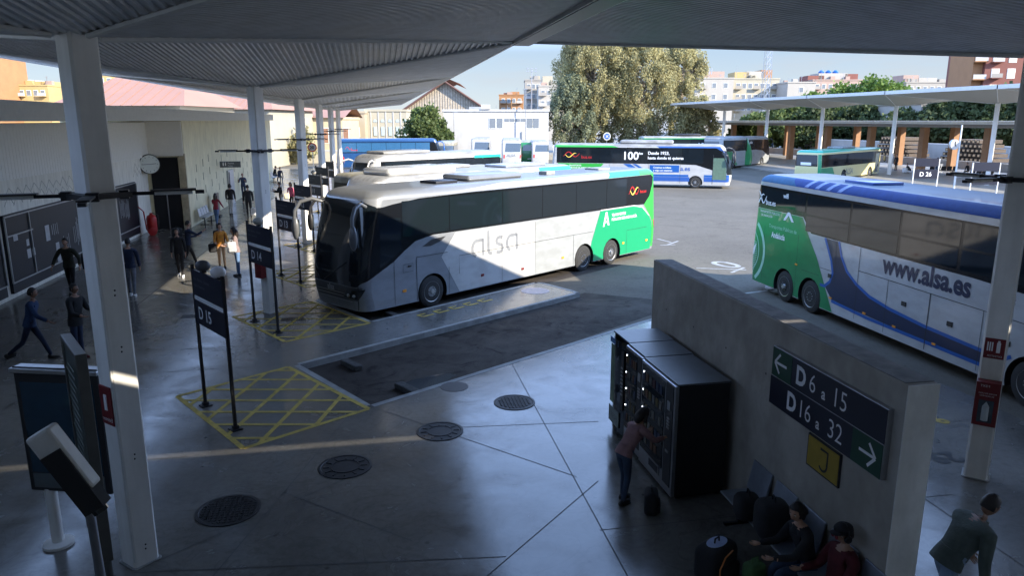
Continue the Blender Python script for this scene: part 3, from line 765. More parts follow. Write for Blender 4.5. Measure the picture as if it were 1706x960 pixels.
ML1 = pm('lamp_white', (.8, .75, .72), .5); ML2 = pm('lamp_dark', (.07, .07, .075), .5); ML3 = pm('lamp_beige', (.35, .33, .28), .5)
gate_sign(0, 15, ((.12, ML1), (.62, ML2))); gate_sign(1, 14, ((.5, ML3),)); gate_sign(2, 13, ()); gate_sign(3, 12, ()); gate_sign(4, 11, ((.5, ML3),)); gate_sign(5, 10, ()); gate_sign(6, 9, ())

# ------------------------------------------------------------------ low concrete wall with the direction sign
mb = MB(); mb.box((5.36, 9.72, 1.5), (.36, 7.02, 3.0), M_WALLC)
o = mb.build('concrete_wall', bevel=.015); tag(o, 'free-standing grey concrete wall carrying the gate direction sign', 'wall')
mb = MB(); mb.box((5.36, 6.205, 1.5), (.358, .012, 2.996), M_WALLEND); mb.build('end_face', o, label='paler rendered end face of the wall')
mb = MB(); mb.box((5.36, 9.72, 3.004), (.33, 6.9, .006), pm('dirty_coping', (.17, .16, .15), .9, var=.35, scale=5)); mb.build('coping', o)
rj = random.Random(5)
for k in range(12):
    mb = MB(); mb.lathe([(.018, 0), (.001, .003)], (5.179, 6.5 + (k % 6) * 1.2, .8 + (k // 6) * 1.4), (-1, 0, 0), M_DARK, 8); mb.build('tie_hole', o)
t = thing('direction_sign', 'navy and green direction sign reading D 6 a 15 and D 16 a 32', 'sign', (5.18, 7.5, 2.29))
mb = MB(); mb.box((-.035, 0, 0), (.07, 2.28, .80), M_STEEL); mb.build('frame', t, bevel=.005)
mb = MB(); mb.box((-.073, -.24, .2), (.006, 1.8, .385), M_SIGN); mb.box((-.073, .255, -.2), (.006, 1.77, .385), M_SIGN); mb.build('navy_panel', t)
mb = MB(); mb.box((-.073, .90, .2), (.006, .46, .385), M_SIGNG); mb.box((-.073, -.88, -.2), (.006, .5, .385), M_SIGNG); mb.build('green_panel', t)
ux, uy = (0, -1, 0), (0, 0, 1)
def st(txt, s, y, z, b=0): text_on('print', txt, s, (-.078, y, z), ux, uy, M_TXT, t, bold=b, sx=.9)
st('D', .33, .56, .09, .012); st('6', .33, .27, .09, -.002); st('a', .20, -.0, .09, .004); st('15', .33, -.20, .09, -.002)
st('D', .33, .72, -.31, .012); st('16', .33, .46, -.31, -.002); st('a', .20, .06, -.31, .004); st('32', .33, -.17, -.31, -.002)
def arrow(y, z, sgn):
    V, F = merge2(stroke([(-.14 * sgn, 0), (.14 * sgn, 0)], .035), stroke([(.02 * sgn, .13), (.14 * sgn, 0)], .035), stroke([(.02 * sgn, -.13), (.14 * sgn, 0)], .035))
    mb = MB(); mb.add([(-.078 - .001 * (i // 4), y - a, z + b) for i, (a, b) in enumerate(V)], F, M_TXT); mb.build('arrow', t)
arrow(.92, .2, -1); arrow(-.9, -.2, 1)
o = thing('poster', 'small yellow poster with dark frame below the direction sign', 'poster', (5.18, 7.43, 1.62))
mb = MB(); mb.box((-.012, 0, 0), (.024, .66, .42), M_DARK); mb.build('frame', o)
mb = MB(); mb.box((-.026, 0, 0), (.006, .62, .38), pm('mustard_print', (.34, .23, .03), .6)); mb.build('sheet', o)
V, F = merge2(stroke([(-.05, .12), (.1, .12), (.1, -.06)], .035), stroke(arc(.02, -.06, .08, 0, -150, 6), .03)); mb = MB(); mb.add([(-.031, -a, b) for a, b in V], F, M_DARK); mb.build('print', o)
t = seat_row(5.1, 6.25, 5, 'metal wall bench where the two travellers sit', rz=math.pi, pitch=-.62, mat=pm('bench_steel', (.30, .33, .38), .35, .5))

# ------------------------------------------------------------------ vending machines
def vending(s0, s1, label, kind):
    wd = s1 - s0 - .02; t = thing('vending_machine', label, 'vending machine', (4.18, (s0 + s1) / 2, 0), R(1.5), 'vending machines against the wall')
    M_VB = pm('vending_black', (.012, .012, .014), .4); M_VT = pm('vending_top', (.13, .14, .15), .42, .4, var=.15, scale=3)
    mb = MB(); mb.box((.45, 0, .93), (.80, wd, 1.76), M_VB); mb.build('cabinet', t, bevel=.01)
    mb = MB(); mb.box((.45, 0, 1.825), (.84, wd, .03), M_VT); mb.build('top', t, bevel=.006)
    mb = MB()
    if kind == 'drink':
        n_ = 8; V = []
        for i in range(n_ + 1):
            y = -wd / 2 + wd * i / n_; x = .04 - .10 * math.sin(math.pi * i / n_)
            V += [(x, y, .08), (x, y, 1.80)]
        mb.add(V, [(2 * i, 2 * i + 1, 2 * i + 3, 2 * i + 2) for i in range(n_)], M_GLASS); mb.build('door', t)
        mb = MB(); mb.box((-.045, .12, 1.1), (.02, .3, 1.1), pm('advert_green', (.10, .16, .09), .4, var=.5, scale=6)); mb.box((-.045, .12, 1.72), (.02, .4, .1), pm('advert_blue', (.06, .18, .4), .4)); mb.build('advert', t)
        mb = MB(); mb.box((-.03, -.28, 1.1), (.02, .12, 1.1), M_VB)
        for k in range(8): mb.box((-.045, -.28, .85 + k * .07), (.012, .08, .03), M_STEEL)
        mb.build('keypad', t); mb = MB(); mb.box((-.05, .05, .32), (.02, .5, .3), pm('advert_pale', (.22, .26, .24), .4)); mb.build('lower_panel', t)
        text_on('print', 'FRESH', .15, (-.062, .26, .27), (0, -1, 0), (0, 0, 1), M_SIGNG, t)
    else:
        mb.box((.02, 0, .93), (.06, wd, 1.76), M_STEEL); mb.build('door_frame', t, bevel=.008)
        mb = MB(); mb.box((-.014, .12 * wd, 1.05), (.01, wd * .68, 1.42), M_GLASS); mb.build('glass', t)
        mb = MB(); mb.box((-.014, -.36 * wd, .98), (.012, wd * .2, 1.6), M_VB); mb.box((-.024, -.36 * wd, 1.45), (.01, .1, .14), M_STEEL)
        for k in range(4): mb.box((-.024, -.36 * wd, 1.1 + k * .05), (.01, .09, .03), M_STEEL)
        mb.box((-.024, -.36 * wd, .72), (.01, .1, .04), M_STEEL); mb.build('keypad', t)
        cols = [(.12, .05, .015), (.14, .13, .11), (.11, .08, .02), (.03, .045, .09), (.10, .10, .10), (.07, .02, .02)]
        r_ = random.Random(int(s0 * 10))
        for j in range(5):
            mb = MB()
            for k in range(6):
                if r_.random() < .25: continue
                c = cols[r_.randrange(6)]
                mb.box((-.022, wd * (.40 - .105 * k), .55 + j * .26), (.012, wd * .07, .13), pm('snack_%d' % cols.index(c), c, .5))
            mb.box((-.022, .12 * wd, .47 + j * .26), (.012, wd * .66, .012), M_DARKMET)
            mb.build('product_row', t)
        mb = MB(); M_LED = pm('white_lamp_dot', (.8, .85, .9), .3, emis=(.8, .9, 1), est=3)
        for j in range(4): mb.ell((-.025, .40 * wd, .75 + j * .3), (.008, .014, .014), M_LED, 8, 5)
        mb.build('light_dots', t)
        mb = MB(); mb.box((-.02, .0, .26), (.016, .4, .16), M_STEEL); mb.box((-.03, .0, .26), (.01, .34, .11), M_VB); mb.build('pickup_flap', t)
    mb = MB()
    for x in (.12, .78):
        for y in (-wd / 2 + .08, wd / 2 - .08): mb.box((x, y, .025), (.06, .06, .05), M_DARKMET)
    mb.build('feet', t)
vending(9.60, 10.93, 'widest black snack vending machine nearest the viewer', 'snack')
vending(10.94, 11.73, 'middle dark snack vending machine behind the woman in pink', 'snack')
vending(11.74, 12.54, 'farthest vending machine with rounded drinks advert door', 'drink')

# ------------------------------------------------------------------ coaches
class Coach:
    """body axes: x forward, y to the left, z up; the side in view is flat, corners and roof edges are rounded"""
    def __init__(s, name, label, L, H, W=2.55, rake=.75, rf=.42, rr=.22, rt=.26, group='coaches parked in the station', body=None, roof=None, wheels=(2.75,), side=1, low=.30, seg=6, fine=True):
        s.L, s.H, s.W, s.rake, s.rf, s.rr, s.rt, s.side, s.low, s.fine = L, H, W, rake, rf, rr, rt, side, low, fine
        s.body_m = body or M_WHITE; s.roof_m = roof or M_ROOFW
        s.t = thing(name, label, 'bus', group=group)
        s.wheels = wheels                      # distances from the front
        s.shell()
    def inset(s, z):
        q = z - (s.H - s.rt)
        if q <= 0: return 0
        q = min(q, s.rt); return s.rt * 1.25 - 1.25 * math.sqrt(max(0, s.rt ** 2 - q * q))
    def xf(s, z):
        a = max(0, (z - 1.15) / (s.H - 1.15)); b = max(0, (.85 - z))
        return s.L / 2 - s.rake * a ** 1.7 - .22 * b
    def xr(s, z):
        a = max(0, (z - 1.3) / (s.H - 1.3)); return -s.L / 2 + .22 * a + .12 * max(0, .9 - z)
    def on(s, u, z, off=.005, side=None):
        """u: metres from the left end of the side as one faces it; wraps round the corners"""
        side = side or s.side
        i = s.inset(z); w = s.W / 2 - i; xf, xr = s.xf(z) - i, s.xr(z) + i
        x = s.L / 2 - u if side > 0 else -s.L / 2 + u
        lf, lr = xf - s.rf, xr + s.rr
        def corner(e, r, hw):
            """e: arc length beyond the flat, returns forward extent, lateral (+ = viewed side), normal (fwd, lat)"""
            q = r * math.pi / 2
            if e <= q: a = e / r; return r * math.sin(a), w - r + r * math.cos(a), math.sin(a), math.cos(a)
            e2 = e - q; span = 2 * (w - r)
            if e2 <= span: return r, w - r - e2, 1, 0
            a = min((e2 - span) / r, math.pi / 2); return r * math.cos(a), -(w - r) - r * math.sin(a), math.cos(a), -math.sin(a)
        if x > lf: f, l, nf, nl = corner(x - lf, s.rf, w); px_, py = lf + f, l; nx, ny = nf, nl
        elif x < lr: f, l, nf, nl = corner(lr - x, s.rr, w); px_, py = lr - f, l; nx, ny = -nf, nl
        else: px_, py, nx, ny = x, w, 0, 1
        nz = 0
        if z > s.H - s.rt: nz = (z - (s.H - s.rt)) / s.rt
        v = Vector((px_ + nx * off, (py + ny * off) * side, z + nz * off))
        return v
    def shell(s):
        L, H = s.L, s.H
        zs = [s.low, s.low + .15, .85, 1.15, 1.5, 1.9, 2.3, 2.7, 3.0] ; zs = [z for z in zs if z < H - s.rt - .1]
        zs += [H - s.rt + s.rt * math.sin(a * math.pi / 16) for a in range(0, 9)]
        mb = MB(); ring = None; n = None; rows_ = []
        N = 5
        for z in zs:
            i = s.inset(z); w = s.W / 2 - i; xf, xr = s.xf(z) - i, s.xr(z) + i
            rf, rr_ = max(.05, s.rf), max(.05, s.rr)
            P = []
            for (cx, cy, r, a0) in ((xf - rf, w - rf, rf, 90), (xf - rf, -(w - rf), rf, 0), (xr + rr_, -(w - rr_), rr_, -90), (xr + rr_, w - rr_, rr_, -180)):
                for k in range(N + 1):
                    a = R(a0 - 90 * k / N); P.append((cx + r * math.cos(a), cy + r * math.sin(a), z))
            rows_.append(P)
        n = len(rows_[0])
        V = [p for r_ in rows_ for p in r_]; F = []
        nb = len([z for z in zs if z <= H - s.rt + 1e-6]) - 1
        for i in range(len(rows_) - 1):
            F = [(i * n + (j + 1) % n, i * n + j, (i + 1) * n + j, (i + 1) * n + (j + 1) % n) for j in range(n)]
            mb.f += [list(f) for f in F]; mb.m += [mb.mi(s.body_m if i < nb + 1 else s.roof_m)] * len(F)
        mb.v = V
        mb.f.append(list(range(n))); mb.m.append(mb.mi(M_DARK))
        mb.f.append([(len(rows_) - 1) * n + j for j in range(n)][::-1]); mb.m.append(mb.mi(s.roof_m))
        o = mb.build('body')
        # wheel housings cut out
        ct_ = MB()
        for u in s.wheels:
            for sg in (1, -1):
                ct_.lathe([(.001, 0), (.60, 0), (.60, .5), (.001, .5)], (L / 2 - u, sg * (s.W / 2 - .38) if sg > 0 else -(s.W / 2 + .12), .49), (0, 1, 0), M_DARK, 28)
        c = ct_.build('cutter', smooth=30)
        md = o.modifiers.new('b', 'BOOLEAN'); md.object = c; md.operation = 'DIFFERENCE'; md.solver = 'EXACT'; md.material_mode = 'TRANSFER'
        bpy.context.view_layer.update()
        dg = bpy.context.evaluated_depsgraph_get(); me = bpy.data.meshes.new_from_object(o.evaluated_get(dg))
        o.modifiers.clear(); old = o.data; o.data = me; me.name = 'body'
        bpy.data.objects.remove(c)
        me.shade_smooth(); me.set_sharp_from_angle(angle=R(32))
        for p_ in me.polygons:
            if abs(p_.normal.y) > .9995 or abs(p_.normal.z) > .9995: p_.use_smooth = False
        o.parent = s.t; s.body = o
        for u in s.wheels:
            for sg in (1, -1): s.wheel(L / 2 - u, sg, u)
    def wheel(s, x, sg, u):
        y = sg * (s.W / 2 - .03)
        yi = -sg
        mb = MB(); mb.lathe([(.32, 0), (.44, 0.0), (.495, .03), (.505, .08), (.505, .24), (.48, .29), (.3, .29)], (x, y, .505), (0, yi, 0), M_RUBBER, 30)
        t = mb.build('wheel', s.t, 40)
        mb = MB()
        if u < 4 or u > s.L * .75 and len(s.wheels) > 2 and u == max(s.wheels):
            pr = [(.001, -.05), (.07, -.05), (.09, 0), (.17, .0), (.19, .05), (.27, .06), (.295, .01), (.325, -.005), (.33, .02)]
        else:
            pr = [(.001, .02), (.10, .02), (.12, .09), (.2, .13), (.27, .12), (.295, .02), (.325, -.005), (.33, .02)]
        mb.lathe(pr, (x, y, .505), (0, yi, 0), M_RIM, 30)
        rm = mb.build('rim', t, 35)
        mb = MB()
        for k in range(10):
            a = k * .6283; mb.ell((x + .225 * math.cos(a), y + sg * -.05, .505 + .225 * math.sin(a)), (.032, .012, .032), M_DARK, 8, 4)
            mb.ell((x + .135 * math.cos(a + .3), y + sg * .005, .505 + .135 * math.sin(a + .3)), (.016, .02, .016), M_STEEL, 6, 4)
        mb.build('wheel_nuts', t)
    def decal(s, name, shapes, mat, off=.005, side=None, parent=None, label=None, thick=True):
        """shapes: list of (verts2d, faces) in side coordinates (u, z)"""
        V, F = merge2(*shapes)
        bm = bmesh.new(); vs = [bm.verts.new((a, b, 0)) for a, b in V]
        for f in F:
            tr_ = [tuple(range(len(f)))] if len(f) == 3 else tessellate_polygon([[Vector((V[k][0], V[k][1], 0)) for k in f]])
            for t_ in tr_:
                try: bm.faces.new([vs[f[k]] for k in t_])
                except ValueError: pass
        umin = min(a for a, b in V); umax = max(a for a, b in V); zmin = min(b for a, b in V); zmax = max(b for a, b in V)
        cuts = []
        sd_ = side or s.side
        def cutu(u):
            if umin < u < umax: cuts.append(((u, 0, 0), (1, 0, 0)))
        fr = [k * .11 - 3.2 for k in range(45)]
        for k in fr:
            cutu(k if sd_ > 0 else s.L - k)
        for k in range(40):
            cutu(s.L + 2.6 - k * .1 if sd_ > 0 else -2.6 + k * .1)
        z = .5
        zc = [.85, 1.15, 1.5, 1.9, 2.3, 2.7, 3.0] + [s.H - s.rt + s.rt * math.sin(a * math.pi / 16) for a in range(0, 8)]
        for z in zc:
            if zmin < z < zmax: cuts.append(((0, z, 0), (0, 1, 0)))
        near = (umin < 2.2 or umax > s.L - 2.2 or zmax > s.H - s.rt)
        if near:
            for co, no in cuts:
                bmesh.ops.bisect_plane(bm, geom=bm.verts[:] + bm.edges[:] + bm.faces[:], plane_co=co, plane_no=no, dist=1e-5)
        for v in bm.verts: v.co = s.on(v.co.x, v.co.y, off, side)
        bmesh.ops.recalc_face_normals(bm, faces=bm.faces)
        me = bpy.data.meshes.new(name); bm.to_mesh(me); bm.free(); me.materials.append(mat)
        for p_ in me.polygons: p_.use_smooth = abs(p_.normal.y) < .9995 and abs(p_.normal.x) < .9995
        o = bpy.data.objects.new(name, me); COL.objects.link(o); o.parent = parent or s.t
        if label: o['label'] = label
        return o
    def arch(s, u, z0, r=.60, zc=.49):
        """points going over a wheel housing from left to right along height z0"""
        h = math.asin(max(-1, min(1, (z0 - zc) / r))); n = 10
        return [(u + r * math.cos(math.pi - h - (math.pi - 2 * h) * k / n), zc + r * math.sin(math.pi - h - (math.pi - 2 * h) * k / n)) for k in range(n + 1)]
    def panel(s, name, top, bot, mat, z0=None, off=.004, side=None, label=None):
        """closed area: top edge points left to right, bottom edge from bot[0] to bot[1] at height z0 running over housings"""
        z0 = z0 or s.low + .02; sd_ = side or s.side
        us = sorted([u if sd_ > 0 else s.L - u for u in s.wheels])
        b = [(bot[0], z0)]
        for u in us:
            if bot[0] < u - .6 and u + .6 < bot[1]: b += s.arch(u, z0, .605)
        b.append((bot[1], z0))
        return s.decal(name, [poly2(top + b[::-1])], mat, off, side, label=label)
    def rect(s, u0, u1, z0, z1): return poly2([(u0, z0), (u1, z0), (u1, z1), (u0, z1)])
    def line(s, pts, wd=.014): return stroke(pts, wd)
    def windows(s, u0, u1, z0, z1, n, side=None, mat=None, off=.009):
        wd = (u1 - u0) / n
        for k in range(n):
            s.decal('window', [s.rect(u0 + k * wd + .018, u0 + (k + 1) * wd - .018, z0, z1)], mat or M_GLASS, off, side)
    def place(s, x, y, heading):
        s.t.location = (x, y, -K); s.t.rotation_euler.z = math.atan2(heading[1], heading[0])
    def windshield(s, z0=1.05, z1=None, mat=None):
        z1 = z1 or s.H - s.rt - .04
        q = s.rf * math.pi / 2
        # in left-side coordinates the front runs to negative u
        uf = s.L / 2 - (s.L / 2 - s.rake - s.rf)
        span = 2 * (s.W / 2)
        pts = [(-2.95, z0), (.15, z0), (.55, z1), (-2.35, z1)]
        return s.decal('windshield', [poly2(pts)], mat or M_GLASS, .010, 1)
    def roof_box(s, x, y, z, dx, dy, dz, mat, name='roof_unit', bev=.12):
        mb = MB(); mb.box((x, y, z + dz / 2 - .01), (dx, dy, dz), mat)
        o = mb.build(name, s.t); b = o.modifiers.new('b', 'BEVEL'); b.width = bev; b.segments = 3; b.limit_method = 'ANGLE'
        o.data.shade_smooth(); return o
    def mirror(s, sg, mat, hang=True):
        x = s.L / 2 - s.rake * .72; z = s.H - .42; y = sg * (s.W / 2 - .18)
        mb = MB()
        P = [(x - .02, y, z), (x + .25, y + sg * .12, z + .10), (x + .55, y + sg * .28, z + .02), (x + .72, y + sg * .36, z - .25), (x + .74, y + sg * .38, z - .5)]
        mb.tube(P, [.05, .06, .06, .055, .05], mat, 8); a = mb.build('mirror_arm', s.t, 50)
        mb = MB(); mb.ell((x + .72, y + sg * .38, z - .78), (.10, .15, .36), mat, 12, 8); mb.box((x + .64, y + sg * .38, z - .78), (.03, .22, .52), M_GLASS2)
        mb.build('mirror', s.t, 50)

def generic_rear(s, glass=True, lamp=True):
    pass

# ---- the big silver coach in front
c = Coach('coach', 'large silver, white and green coach with tinted windows nosed into the second bay', 15.6, 3.76, body=M_SILVER, roof=pm('dusty_grey_roof', (.17, .178, .185), .38, .15, var=.10, scale=1.1, coat=.3), wheels=(2.75, 10.53, 12.37), rake=.62)
ctr = Vector((1.65, 22.74)) + BD * (7.8 - 2.75) + ND * 1.275
c.place(ctr.x, ctr.y, tuple(-BD))
for sd_ in (1, -1):
    f = (lambda u: u) if sd_ > 0 else (lambda u: c.L - u)
    def fl(pts): return [(f(u), z) for u, z in pts] if sd_ > 0 else [(f(u), z) for u, z in pts][::-1]
    glassp = [(-.30, 1.03), (.30, 1.22), (1.25, 1.66), (1.66, 1.93), (2.10, 2.18), (2.8, 2.30), (4.05, 2.30), (14.0, 2.30), (14.75, 2.28), (15.1, 2.62), (15.28, 3.1), (15.30, 3.46), (15.1, 3.50), (4.5, 3.50), (2.3, 3.46), (1.3, 3.36), (.9, 3.3), (.4, 3.3)]
    c.decal('window_band', [poly2(fl(glassp))], M_BAND, .006, sd_)
    cuts = [1.6, 3.5, 5.93, 8.0, 9.95, 11.9, 13.3]
    for a, b in zip(cuts, cuts[1:]):
        z0 = 2.36
        c.decal('window', [poly2(fl([(a + .02, z0), (b - .02, z0), (b - .02, 3.42), (a + .02, 3.42)]))], M_GLASS, .010, sd_)
    c.decal('driver_window', [poly2(fl([(.75, 1.52), (1.16, 1.74), (1.55, 2.0), (1.55, 2.95), (.8, 2.95)]))], M_GLASS, .010, sd_)
    c.panel('white_panel', fl([(3.14, 1.56), (3.76, 2.27), (7.62, 2.27)]) if sd_ > 0 else fl([(3.14, 1.56), (3.76, 2.27), (7.62, 2.27)]), (3.90, 7.62) if sd_ > 0 else (c.L - 7.62, c.L - 3.90), M_WHITE, side=sd_)
    c.panel('light_grey_panel', fl([(7.62, 2.27), (11.5, 2.27)]), (7.62, 10.93 - .32 + .0) if sd_ > 0 else (c.L - 10.61, c.L - 7.62), M_LGREY, side=sd_) if False else None
    if sd_ > 0:
        z0 = c.low + .02
        ar = c.arch(10.53, z0, .605)
        k = [p for p in ar if p[0] < 10.95]
        c.decal('light_grey_panel', [poly2([(7.62, 2.27), (11.5, 2.27), (10.98, 1.12)] + k[::-1] + [(7.62, z0)])], M_LGREY, .004, 1)
        k2 = [p for p in ar if p[0] > 10.90]
        c.decal('green_panel', [poly2([(10.99, 1.10), (11.53, 2.27), (13.85, 2.27), (14.5, 2.15), (15.05, 1.75), (15.25, 1.5), (15.3, .9), (15.2, z0)] + c.arch(12.37, z0, .605)[::-1] + k2[::-1])], M_GREEN, .005, 1)
        c.decal('lime_rear_panel', [poly2([(15.3, 3.60), (14.9, 3.60), (15.22, 3.4), (15.2, 3.1), (15.02, 2.62), (14.62, 2.27), (15.1, 1.78), (15.3, 1.5), (15.25, .40), (15.62, .42), (15.7, 3.60)])], M_LIME, .0075, 1)
        c.decal('white_trim', [stroke([(11.53, 2.285), (13.86, 2.285), (14.5, 2.17), (15.06, 1.76)], .05)], M_WHITE, .009, 1)
        c.decal('roof_green_panel', [poly2([(12.0, 3.52), (14.2, 3.52), (14.2, 3.72), (12.2, 3.72)])], M_TEAL, .006, 1); c.decal('roof_lime_panel', [poly2([(14.2, 3.52), (15.4, 3.52), (15.3, 3.74), (14.2, 3.72)])], M_LIME, .007, 1)
        c.decal('roof_white_panel', [poly2([(3.4, 3.53), (12.0, 3.53), (12.2, 3.70), (6, 3.70)])], M_WHITE, .005, 1)
        c.decal('logo', [shift2(brand_word(), 4.45, 1.36, .56, .54)], M_LOGO, .0075, 1)
        c.decal('emblem', [shift2(tri_mark(), 11.72, 1.62, .42, .56)], M_TXT, .0085, 1)
        c.decal('side_text', [shift2(text_mesh('TRANSPORTES', .15, .003), 12.3, 1.98), shift2(text_mesh('PÚBLICOS DE ANDALUCÍA', .15, .003), 12.3, 1.80)], M_TXT, .0085, 1)
        a_, b_ = swirl_mark()
        c.decal('ribbon_mark', [shift2(a_, 13.45, 2.72, .42, .38)], M_RED, .012, 1); c.decal('ribbon_mark', [shift2(b_, 13.5, 2.72, .42, .38)], M_YELTXT, .0135, 1)
        c.decal('side_text', [shift2(text_mesh('bus.es', .19, .004), 14.28, 2.78)], M_RED, .012, 1)
        g = [c.line([(1.26, .33), (1.26, 1.68)]), c.line([(2.12, .33), (2.12, 1.68)], .02), c.line([(3.9, .9), (3.9, 1.5), (7.62, 1.5), (9.9, 1.5), (11.1, 1.5)]), c.line([(5.9, .33), (5.9, 2.25)]), c.line([(7.62, .33), (7.62, 2.25)], .01), c.line([(9.85, .33), (9.85, 1.5)]), c.line([(2.12, 1.68), (3.4, 1.68)]), c.line([(3.45, .33), (3.45, 1.2)]), c.line([(13.4, .33), (13.4, 1.3), (14.9, 1.3)]), c.line([(.02, .33), (.02, 1.1)], .03)]
        c.decal('panel_gaps', g, M_DARK, .0095, 1)
        c.decal('vent_mesh', [poly2([(2.35, 1.98), (2.75, 2.16), (3.35, 2.2), (3.1, 2.06), (2.7, 1.96)])], M_DARK, .0095, 1)
        mb = MB()
        for u, z in ((1.62, .72), (4.95, .70), (6.95, .62), (9.2, .72), (13.15, .80), (14.9, .72)):
            p = c.on(u, z, .012); mb = MB(); mb.box(p, (.13, .02, .08), M_AMBER if u < 3 or u > 9 else M_DRED); mb.build('side_marker', c.t)
        mb = MB(); p = c.on(1.85, 1.45, .012); mb.box(p, (.12, .02, .05), M_DARK); mb.build('handle', c.t)
        mb = MB(); c.decal('flap', [c.line([(1.6, 1.28), (1.98, 1.28), (1.98, 1.52), (1.6, 1.52), (1.6, 1.28)], .01)], M_DARK, .009, 1)
        c.decal('rear_lamp', [poly2([(15.36, 1.55), (15.66, 1.62), (15.62, 1.15), (15.48, 1.2)])], M_RED, .012, 1)
c.decal('windshield', [poly2([(-3.6, 1.05), (-.02, 1.05), (.2, 1.22), (.72, 3.32), (.3, 3.48), (-2.6, 3.48), (-2.9, 3.32)])], M_GLASS, .012, 1)
c.decal('front_grille', [poly2([(-3.5, .62), (.0, .62), (.15, 1.02), (-3.6, 1.02)])], pm('grille_silver_black', (.06, .065, .07), .35, .4), .008, 1)
c.decal('lower_bumper', [poly2([(-3.3, .34), (-.1, .34), (-.05, .55), (-3.3, .55)])], pm('bumper_grey', (.16, .17, .18), .35, .3), .008, 1)
c.decal('grille_bars', [stroke([(-2.6, .70), (-.55, .70)], .02), stroke([(-2.6, .80), (-.55, .80)], .02), stroke([(-2.9, .58), (-.2, .58)], .02)], M_STEEL, .012, 1)
c.decal('nameplate', [shift2(text_mesh('alsa', .24, .005), -1.42, .84)], M_STEEL, .013, 1)
for u0, sg in ((-.25, 1), (-2.85, -1)):
    c.decal('headlight', [poly2([(u0 - .38 * sg, .70), (u0 + .28 * sg, .66), (u0 + .48 * sg, .98), (u0 - .2 * sg, .90)][::sg])], M_GLASS, .014, 1)
    for du in (-.1, .14):
        p = c.on(u0 + du * sg, .78, .02); mb = MB(); mb.ell(p, (.05, .05, .05), M_RIM, 10, 6); mb.build('headlight_lens', c.t, 60)
c.decal('wiper', [stroke([(-1.55, 1.1), (-.4, 1.75)], .025), stroke([(-1.75, 1.1), (-2.5, 1.8)], .025)], M_DARK, .03, 1)
c.mirror(1, pm('mirror_silver', (.13, .135, .145), .35, .2)); c.mirror(-1, MATS['mirror_silver'])
c.roof_box(1.4, -.1, c.H, 2.7, 1.35, .20, c.roof_m, bev=.18); c.roof_box(3.7, .15, c.H, .95, .8, .09, M_DARKMET, 'roof_hatch', .03); c.roof_box(-1.6, .3, c.H, .5, .4, .14, M_KERB, 'roof_hatch', .03); c.roof_box(-5.2, 0, c.H, .8, .7, .08, M_KERB, 'roof_hatch', .03)

# ---- neighbours in the following bays
def bay_coach(i, name_lab, L, H, body, roof, df=0., **kw):
    b = Coach('coach', name_lab, L, H, body=body, roof=roof, fine=False, wheels=kw.pop('wheels', (2.6, L - 3.3)), **kw)
    front = Vector((1.65, 22.74)) - BD * 2.75 + Vector((0, PITCHB * i)) + BD * df
    ctr = front + BD * (L / 2) + ND * 1.275
    b.place(ctr.x, ctr.y, tuple(-BD))
    return b
def simple_glass(b, z0, z1, u0=.6, u1=None, n=6, sides=(1, -1)):
    u1 = u1 or b.L - .3
    for sd_ in sides:
        a, e = (u0, u1) if sd_ > 0 else (b.L - u1, b.L - u0)
        b.decal('window_band', [b.rect(a, e, z0 - .06, z1 + .05)], M_BAND, .006, sd_)
        b.windows(a + .3, e - .1, z0, z1, n, sd_)
def front_glass(b, z0=1.0):
    b.decal('windshield', [poly2([(-3.45, z0), (.1, z0), (.45, b.H - .5), (-2.75, b.H - .5)])], M_GLASS, .011, 1)
    for u0 in (-.35, -2.75):
        b.decal('headlight', [b.rect(u0 - .2, u0 + .2, .62, .82)], M_GLASS2, .012, 1)
def rear_face(b, z0=2.0, z1=None, mat=None, lights=True, gl=M_GLASS):
    z1 = z1 or b.H - .45
    q = b.rr * math.pi / 2
    u0 = b.L + .12; u1 = u0 + 2.2
    if z1 > z0: b.decal('rear_window', [b.rect(u0 + .15, u1 - .05, z0, z1)], gl, .012, 1)
    for a in (u0 + .02, u1 - .1):
        b.decal('rear_lamp', [b.rect(a, a + .16, .95, 1.4)], M_RED, .013, 1)
    b.decal('number_plate', [b.rect(b.L + .95, b.L + 1.5, .62, .74)], M_TXT, .013, 1)
b = bay_coach(1, 'cream roofed coach with lit blue destination display behind the silver coach', 13.0, 3.12, M_CREAMR, M_CREAMR, .2, rake=.18, rf=.25)
simple_glass(b, 1.4, 2.5); front_glass(b, 1.1); rear_face(b)
b.decal('destination_display', [b.rect(-2.6, -.6, 2.66, 2.93)], M_DARK, .014, 1)
M_LEDB = pm('display_glow', (.3, .5, .9), .5, emis=(.45, .62, 1), est=1.6)
b.decal('display_text', [shift2(text_mesh('183', .27, .012), -2.0, 2.70)], M_LEDB, .017, 1)
b.mirror(1, M_DARK); b.mirror(-1, M_DARK)
b.roof_box(-1, 0, b.H, 2.8, 1.6, .1, M_CREAMR)
b = bay_coach(2, 'white and silver coach with long domed roof unit, third in the row', 15.2, 3.2, M_WHITE, M_ROOFW, .15, rake=.9)
simple_glass(b, 1.7, 2.75); front_glass(b); rear_face(b)
b.roof_box(3.9, 0, b.H - .05, 4.4, 2.1, .40, M_WHITE, bev=.3); b.roof_box(-3.8, 0, b.H, 3.4, 1.7, .16, M_SILVER); b.decal('teal_rear_panel', [b.rect(b.L - 3.2, b.L + .4, 2.84, 3.12)], M_TEAL, .008, 1); b.mirror(1, M_WHITE)
b.decal('window_band', [b.rect(.5, 1, 2.0, 2.1)], M_BAND, .007, 1)
b = bay_coach(3, 'cream roofed coach, fourth in the row, with pale air unit', 11.9, 2.92, M_CREAMR, M_CREAMR, -.4, rake=.18, rf=.25)
